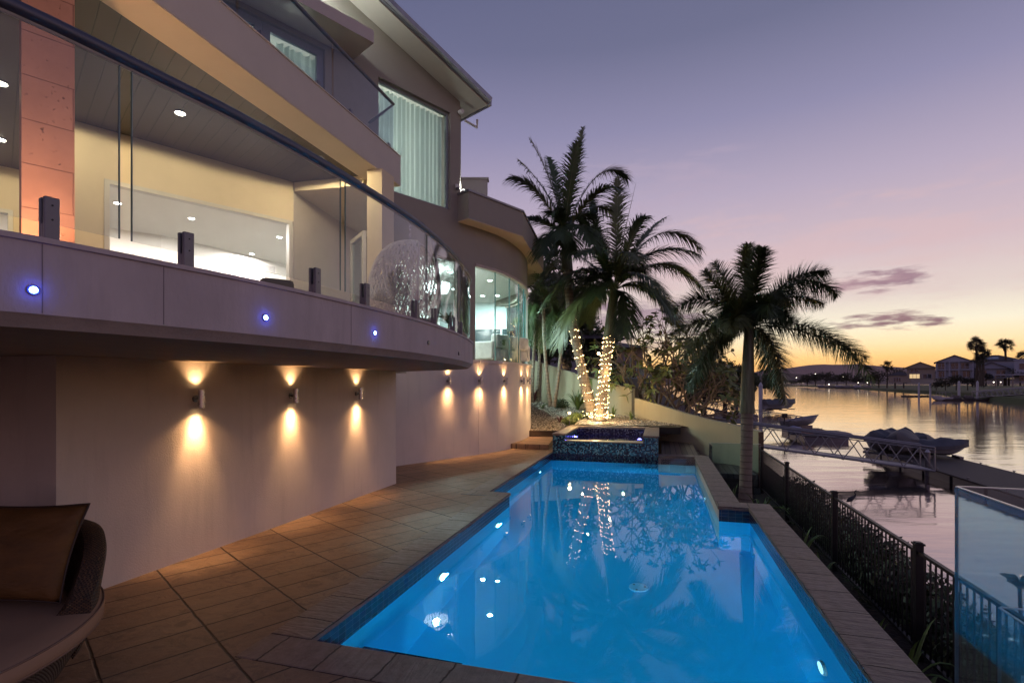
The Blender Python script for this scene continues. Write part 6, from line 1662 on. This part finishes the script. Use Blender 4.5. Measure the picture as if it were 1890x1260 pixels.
h.block('wall', 0, 9, 0, 8, 0, 3.6, M['hcream']); h.hip(0, 9, 0, 8, 3.6, 2.0, M['tile']); h.win(2, 5, .5, 2.5, 0, False, 2)
# neighbour houses behind the lit palms
h = Hse('house', 'neighbour house with brown gabled roof just behind the lit palms', 1070, 700, 33, 0.0)
h.block('wall', -3.2, .0, 0, 8, -2, 2.6, M['hwall']); h.hip(-6.5, 2.5, 0, 9, 2.6, 1.35, M['tile'], .5); h.block('side_wall', .01, 1.9, 3, 8, -2, 2.2, M['hcream'])
h.win(-2.8, -2.1, .1, 2.0, 0, False, 0); h.win(-1.2, -.5, .5, 2.3, 0, False, 0)
h = Hse('house', 'low roofed neighbour house between the fairy lit trunks', 1100, 702, 46, 0.0)
h.block('wall', -1.5, 4.2, 0, 8, -2, 2.9, M['hcream']); h.hip(-1.6, 4.2, -.4, 8, 2.9, 1.0, M['tile'], .5); h.win(2.5, 3.6, .2, 2.2, 0, False, 1); h.win(.2, 1.6, .2, 2.2, 0, False, 1)
# neighbour glass fence and terrace wall
t_ = thing('terrace_wall', 'lit cream terrace wall with glass above it beyond the boundary wall', 'wall', (3.5, 25.5, -1)); 
b = MB(); p0, p1 = at(1068, 655, 26), at(1215, 700, 24.5); b.seg(p0, p1, 0, .2, -1, 1.55); b.build('wall_panel', M['wallcream'], t_)
b = MB(); b.seg(p0, p1, .08, .09, 1.56, 2.55); b.build('glass_panel', M['fenceglass'], t_)
b = MB(); b.ball(at(1105, 652, 24.9), .07, 10, 6); b.build('added_light_ball', M['warmglow'], t_)  # ball added as a body for the fill light on this wall
lamp_light('POINT', 'terrace_fill', tuple(at(1105, 650, 24.6)), 14, (1, .6, .28), .1, parent=t_)
# fan palms
def fan_palm(lab, px, yb, yc, Y, r_, seed, nf=22, zb=None):
    base = at(px, yb, Y); c = at(px, yc, Y); t_ = thing('fan_palm', lab, 'palm tree', tuple(base), 'palms on the far bank'); b = MB(); b.tube([base, base.lerp(c, .5) + Vector((.3, 0, 0)), c], [.42, .3, .26], 8); b.build('trunk', M['bark'], t_)
    rnd = random.Random(seed); b = MB()
    for i in range(nf):
        a = rnd.random() * 6.28; e = rnd.uniform(-.9, 1.35); d = Vector((math.cos(a) * math.cos(e), math.sin(a) * math.cos(e), math.sin(e))); q = c + d * r_ * rnd.uniform(.12, .5); sd = d.cross(Vector((rnd.gauss(0, 1), rnd.gauss(0, 1), rnd.gauss(0, 1)))).normalized(); b.tube([c, q], [.05, .03], 4)
        for k in range(9):
            f = (k - 4) / 4 * 1.25; o = (d * math.cos(f) + sd * math.sin(f)).normalized(); tp = q + o * r_ * .55 + Vector((0, 0, -.16 * r_ * rnd.random())); w_ = o.cross(d.cross(sd)).normalized() * r_ * .035
            b.face([q, q + o * r_ * .25 + w_, tp, q + o * r_ * .25 - w_])
    for i in range(10): a = rnd.random() * 6.28; b.face([c + Vector((.1, 0, 0)), c + Vector((math.cos(a) * r_ * .2, math.sin(a) * r_ * .2, -r_ * .3)), c + Vector((math.cos(a) * r_ * .08, math.sin(a) * r_ * .08, -r_ * .75))])
    b.build('crown', M['fartree'], t_)
fan_palm('taller of the twin fan palms beside the white gabled house', 1802, 712, 634, 150, 2.9, 1, 30)
fan_palm('shorter fan palm of the twins, leaning right below the taller crown', 1813, 712, 652, 148, 2.6, 2, 30)
fan_palm('low fan palm in front of the twin fan palms', 1808, 712, 664, 146, 2.4, 5, 24)
fan_palm('single fan palm standing apart to the right', 1855, 712, 636, 160, 3.0, 3, 30)
fan_palm('fan palm cut by the right edge of the picture', 1893, 712, 658, 150, 2.8, 4)
fan_palm('dark fan palm above the lawn left of the brown roofed house', 1637, 716, 675, 300, 4.6, 6)
# piles, motor boat, jetski and gangway on the far dock
for i, (px, yb, yt, Y) in enumerate(((1696, 731, 705, 160), (1717, 731, 706, 158), (1770, 737, 702, 135), (1804, 739, 702, 132))):
    p = at(px, yb, Y); tp = at(px, yt, Y); pile((p.x, p.y, WZ - .3), .27, tp.z - WZ - .2, ['leftmost of the four white piles at the far dock', 'second white pile at the far dock', 'third white pile, right of the motor boat', 'rightmost white pile by the far gangway'][i])
t_ = thing('far_dock', 'low dark floating dock on the far side of the canal', 'dock', tuple(onz(1750, 737, WZ)))
b = MB(); b.obox(tuple(onz(1785, 739, WZ))[:2], (1, -.05), 6.5, 1.2, WZ - .1, WZ + .45); b.obox(tuple(onz(1698, 732, WZ))[:2], (1, .0), 5.0, 1.4, WZ - .1, WZ + .4); b.build('dock_top', M['pdeck'], t_)
c = onz(1735, 739, WZ); c.z = WZ - .1
t_ = thing('motor_boat', 'white motor boat with a canopy frame moored at the far dock', 'boat', tuple(c)); b = MB(); hull(b, c, (-.98, -.15), 5.6, 2.2, .95); b.build('hull', plain('white boat hull', (.6, .58, .62), .3), t_, smooth=True)
b = MB()
for s_ in (-.9, .9):
    b.tube([c + Vector((-.4, s_, .9)), c + Vector((-.1, s_, 2.1)), c + Vector((1.9, s_, 2.1)), c + Vector((2.3, s_, .9))], .05, 6); b.tube([c + Vector((.9, s_, .9)), c + Vector((.5, s_, 2.1))], .05, 6)
b.tube([c + Vector((-.1, -.9, 2.1)), c + Vector((-.1, .9, 2.1))], .05, 6); b.tube([c + Vector((1.9, -.9, 2.1)), c + Vector((1.9, .9, 2.1))], .05, 6); b.build('canopy_frame', M['alu'], t_)
b = MB(); b.obox((c.x - .7, c.y), (1, 0), .6, .8, c.z + .8, c.z + 1.25); b.build('console', M['hullw'], t_, bevel=.1)
for px, lab in ((1762, 'jet ski with a pale cover beside the far motor boat'), (1785, 'dark jet ski nearest the far gangway')):
    c = onz(px, 739, WZ); c.z = WZ + .4; t_ = thing('jet_ski', lab, 'jet ski', tuple(c)); b = MB(); hull(b, c, (-1, -.1), 3.0, 1.1, .5); b.build('hull', M['hullalu'], t_, smooth=True); b = MB(); b.obox((c.x + .3, c.y), (1, 0), .7, .25, c.z + .4, c.z + .85); b.tube([c + Vector((-.4, -.35, 1.0)), c + Vector((-.4, .35, 1.0))], .05, 6); b.tube([c + Vector((-.6, 0, .5)), c + Vector((-.4, 0, 1.0))], .08, 6); b.build('seat', M['charcoal'], t_)
truss('gangway', 'white railed gangway rising to the right from the far dock', tuple(onz(1800, 738, WZ) + Vector((0, 0, .6))), tuple(at(1905, 727, 112)), 1.4, 1.6, 10, .07)
# moored boats near the bend
for i, (px, py, Y, L_, lab) in enumerate(((1530, 712, 480, 12, 'brightest white boat moored under the far trees'), (1548, 713, 450, 11, 'blue covered boat moored beside the brightest one'), (1563, 713, 430, 10, 'small moored boat in the middle of the far row'), (1582, 714, 400, 9, 'moored boat near the right end of the far row'), (1602, 715, 370, 8, 'moored boat below the drooping palm frond'), (1515, 711, 520, 10, 'moored boat nearest the bridge'))):
    c = onz(px, 716, WZ); c = at(px, 708 + 4.1 * 950 / Y, Y); c.z = WZ; t_ = thing('moored_boat', lab, 'boat', tuple(c), 'boats moored on the far bank'); b = MB(); hull(b, c, (-1, .1), L_, 3.2, 1.5); b.build('hull', M['hullw'], t_, smooth=True)
    b = MB(); b.obox((c.x, c.y), (1, 0), L_ * .25, 1.2, c.z + 1.3, c.z + 2.9); b.build('cabin', M['hullw'] if i % 2 == 0 else M['hwall'], t_, bevel=.3)
# bridge and lamps
p0, p1 = at(1395, 706, 1050), at(1486, 705.5, 1000); t_ = thing('bridge', 'low road bridge across the far end of the canal', 'bridge', tuple(p0))
b = MB(); b.seg(p0, p1, 0, 10, .8, 2.6); b.build('deck', M['concrete'], t_); b = MB()
for k in range(6): q = p0.lerp(p1, (k + .5) / 6); b.cyl((q.x, q.y + 5), 1.2, WZ, .79, 10)
b.build('piers', M['concrete'], t_)
b = MB(); b.seg(p0, p1, -.3, -.1, 2.61, 3.5, a=(p1 - p0).length * .35, b=(p1 - p0).length * .98); b.build('lit_parapet', glow('lit parapet', (1, .75, .6), 1.0), t_)  # emission stands in for lamplight falling on the bridge edge
for i, (px, py, Y, s_, lab) in enumerate(((1470, 697, 900, 1.2, 'distant street lamp above the bridge'), (1505, 690, 560, .9, 'distant lamp glowing among the far trees'), (1557, 695, 480, .5, 'faint lamp over the moored boats'), (1584, 706, 420, .5, 'lamp near the right end of the far boats'), (1601, 706, 380, .45, 'rightmost of the small lamps by the far boats'), (1530, 709, 478, .8, 'bright lamp on the moored white boat'), (1834, 705, 140, .22, 'low warm garden lamp right of the white house'), (1847, 705, 140, .18, 'second low garden lamp by the pergola'))):
    c = at(px, py, Y); t_ = thing('street_lamp', lab, 'lamp', (c.x, c.y, 0), 'small lamps on the far bank'); b = MB(); b.tube([(c.x, c.y, -1.2), tuple(c)], s_ * .12, 6); b.build('post', M['charcoal'], t_); b = MB(); b.ball(c, s_ * .62, 10, 6); b.build('lamp_head', glow('far lamp glow', (1, .86, .66), 6), t_)
# pergola on the far bank
h = Hse('pergola', 'white flat roofed pergola in the garden right of the white house', 1836, 708, 150); h.t['category'] = 'pergola'
for a in (0, 3.6, 7.0): h.block('post', a, a + .3, 0, .3, -1, 2.4, M['hcream'])
h.block('pergola_roof', -.4, 7.8, -.4, 4, 2.41, 2.75, M['hwall'])

# the evening air: one box of thin even haze round everything
def haze_mat():
    m, nt, out = new_mat('thin evening haze'); t = NT(nt); v = t.n('ShaderNodeVolumePrincipled')
    v.inputs['Color'].default_value = (.78, .66, .66, 1); v.inputs['Density'].default_value = .00003; v.inputs['Anisotropy'].default_value = .5; t.l(v.outputs[0], out.inputs['Volume']); return m
b = MB(); b.box(-3000, 9500, -400, 9200, -5, 420); hz = b.build('haze', haze_mat(), kind='stuff', centre=False)
hz['label'] = 'thin rosy evening haze over the canal and far hills'; hz['category'] = 'haze'


# ------------------------------------------------------------------ round wicker daybed
def wicker(name, cols, sx=.022, sy=.009):
    m, nt, out = new_mat(name); t = NT(nt); s_ = t.n('ShaderNodeSeparateXYZ'); t.l(t.uv(), s_.inputs[0]); u = t.m('DIVIDE', s_.outputs[0], sx); v = t.m('DIVIDE', s_.outputs[1], sy); fv = t.m('FLOOR', v)
    u2 = t.m('ADD', u, t.m('MULTIPLY', t.m('MODULO', fv, 2.0), .5)); a = t.m('SINE', t.m('MULTIPLY', u2, 6.2832)); c_ = t.m('SUBTRACT', 1, t.m('ABSOLUTE', t.m('MULTIPLY', t.m('SUBTRACT', t.m('FRACT', v), .5), 2)))
    h = t.m('MULTIPLY', t.m('MULTIPLY_ADD', a, .5, .5), t.m('POWER', c_, .5)); w = t.n('ShaderNodeTexWhiteNoise', noise_dimensions='2D'); t.l(t.vec(t.m('FLOOR', u2), fv), w.inputs['Vector'])
    c = t.mix(w.outputs[0], cols[0], cols[1]); c = t.mix(t.ramp(h, [(.0, 1), (.35, 0)]), c, (.008, .005, .004)); t.bsdf(out, c, .55, 0, t.bump(h, 1.0, .006)); return m
DC = Vector((-3.46, 2.62, 0)); t_ = thing('daybed', 'round wicker daybed with beige mattress at the lower left', 'daybed', tuple(DC))
def ring_uv(mb, prof, n, a0=0, a1=2 * math.pi, m=0, c=DC, sq=1.0):
    for i in range(n):
        p0, p1 = a0 + (a1 - a0) * i / n, a0 + (a1 - a0) * (i + 1) / n; L_ = 0
        for (r0, z0), (r1, z1) in zip(prof, prof[1:]):
            dl = math.hypot(r1 - r0, z1 - z0); pt = lambda r_, z, a: c + Vector((r_ * math.cos(a), r_ * math.sin(a), z))
            mb.face([pt(r0, z0, p0), pt(r0, z0, p1), pt(r1, z1, p1), pt(r1, z1, p0)], [(p0 * 1.1, L_), (p1 * 1.1, L_), (p1 * 1.1, L_ + dl), (p0 * 1.1, L_ + dl)], m); L_ += dl
b = MB(); ring_uv(b, [(.84, .02), (.90, .10), (.99, .25), (1.05, .335), (1.065, .345), (1.0, .35), (.2, .35)], 96); b.build('wicker_base', wicker('brown grey wicker', ((.10, .075, .06), (.20, .155, .125))), t_, smooth=True)
b = MB(); ring_uv(b, [(.3, .352), (1.02, .352), (1.075, .36), (1.085, .372), (1.088, .40), (1.088, .435), (1.083, .445), (1.06, .458), (.9, .468), (.4, .472), (.001, .472)], 96); mt = b.build('mattress', plain('beige outdoor fabric', (.34, .215, .14), .85, var=.06, scale=4, bump=.0006, bscale=500), t_, smooth=True)
b = MB()
for z, r_ in ((.447, 1.084), (.362, 1.080)): b.tube([DC + Vector((r_ * math.cos(a * math.pi / 48), r_ * math.sin(a * math.pi / 48), z)) for a in range(97)], .006, 6, caps=False)
b.build('piping', plain('brown piping', (.20, .125, .09), .8), mt, smooth=True)
# curved back: inside face, rolled top, outside face
A0, A1 = R(22), R(200); NB = 90; b = MB()
for i in range(NB):
    f0, f1 = i / NB, (i + 1) / NB
    def row(f):
        a = A0 + (A1 - A0) * f; hh = .475 + (.34 * min(1, (f / .14)) ** .55 if f < .14 else .34) ; hh = .475 + .36 * (1 - (1 - min(1, f / .22)) ** 2.2) * .9 + .06 if f > 0 else .55
        fl = .10 * (hh - .35); ri, ro = .93 + fl, 1.045 + fl * 1.25; pr = [(.90, .465), (ri, hh - .05), (ri + .012, hh - .012), (ri + .04, hh), (ro - .03, hh), (ro - .005, hh - .015), (ro, hh - .05), (1.045, .345), (.98, .20)]
        return [DC + Vector((r_ * math.cos(a), r_ * math.sin(a), z)) for r_, z in pr], a
    (r0, a_), (r1, c_) = row(f0), row(f1); L_ = 0
    for j in range(len(r0) - 1):
        dl = (r0[j + 1] - r0[j]).length; b.face([r0[j], r0[j + 1], r1[j + 1], r1[j]], [(a_ * 1.1, L_), (a_ * 1.1, L_ + dl), (c_ * 1.1, L_ + dl), (c_ * 1.1, L_)], 0); L_ += dl
    if i == 0: b.face(r0[::-1])
b.build('wicker_back', wicker('dark striped wicker', ((.05, .033, .022), (.16, .085, .04))), t_, smooth=True)
# striped woven panel wrapping the end of the back
b = MB()
for i in range(10):
    a0, a1 = R(21.0 + i * 1.2), R(22.2 + i * 1.2); h0 = .56 + i * .008
    for (q0, z0, q1, z1) in ((.905, .47, 1.0, h0 - .03), (1.045, .36, 1.095, h0 - .03)):
        b.face([DC + Vector((q0 * math.cos(a0), q0 * math.sin(a0), z0)), DC + Vector((q0 * math.cos(a1), q0 * math.sin(a1), z0)), DC + Vector((q1 * math.cos(a1), q1 * math.sin(a1), z1)), DC + Vector((q1 * math.cos(a0), q1 * math.sin(a0), z1))])
def pillow(name, lab, c, ax, nrm, w, h, th, mat, tagged=False):
    t2 = thing(name, lab, 'pillow', tuple(c), 'pillows on the daybed'); c = Vector(c); ax = Vector(ax).normalized(); nrm = Vector(nrm).normalized(); up = nrm.cross(ax) if nrm.cross(ax).z > 0 else ax.cross(nrm); N = 22; b = MB(); g = {}
    for s_ in (1, -1):
        for i in range(N + 1):
            for j in range(N + 1):
                x, y = i / N * 2 - 1, j / N * 2 - 1; e = (1 - x * x) * (1 - y * y); pinch = 1 - .07 * (1 - abs(x)) * 0 ; sx_ = x * (1 - .07 * (1 - y * y) * abs(x)); sy_ = y * (1 - .07 * (1 - x * x) * abs(y))
                k = th * max(0, e) ** .42 + .012 * noise.noise(Vector((x * 3, y * 3 + s_, 1))) * (e > .02)
                g[s_, i, j] = c + ax * sx_ * w / 2 + up * sy_ * h / 2 + nrm * s_ * k
        for i in range(N):
            for j in range(N):
                q = [g[s_, i, j], g[s_, i + 1, j], g[s_, i + 1, j + 1], g[s_, i, j + 1]]; b.face(q if s_ > 0 else q[::-1])
    b.build('cover', mat, t2, smooth='all')
    ed = [g[1, i, 0] for i in range(N + 1)] + [g[1, N, j] for j in range(1, N + 1)] + [g[1, i, N] for i in range(N - 1, -1, -1)] + [g[1, 0, j] for j in range(N - 1, 0, -1)]
    b = MB(); b.tube(ed + [ed[0]], .006, 6, caps=False); b.build('piping', plain('dark piping', (.05, .03, .02), .7), t2, smooth=True)
    if tagged: b = MB(); q = c + up * h / 2 - ax * w * .05; b.mesh([q - ax * .03, q + ax * .03, q + ax * .035 + up * .035, q - ax * .02 + up * .04], [(0, 1, 2, 3)]); b.build('care_tag', M['white'], t2)
br = plain('brown satin cushion fabric', (.13, .062, .018), .62, var=.25, scale=5, bump=.012, bscale=9, stretch=(1, 1, 2.4), spec=.3)
pillow('pillow', 'brown satin pillow with a pointed corner leaning on the daybed back', (-3.06, 3.14, .775), (.98, .02, .0), (.1, -.93, .38), .78, .58, .10, br)
pillow('pillow', 'second brown pillow with a small white tag at the left picture edge', (-3.66, 3.22, .80), (.98, .12, .05), (-.05, -.93, .36), .62, .50, .10, br, True)
# loose slot cover in the paving
b = MB(); p = onz(873, 913, 0.0); b.obox((p.x, p.y), (ND.x, ND.y), .21, .012, .002, .008); o = b.build('floor_slot', M['charcoal'], kind='structure')
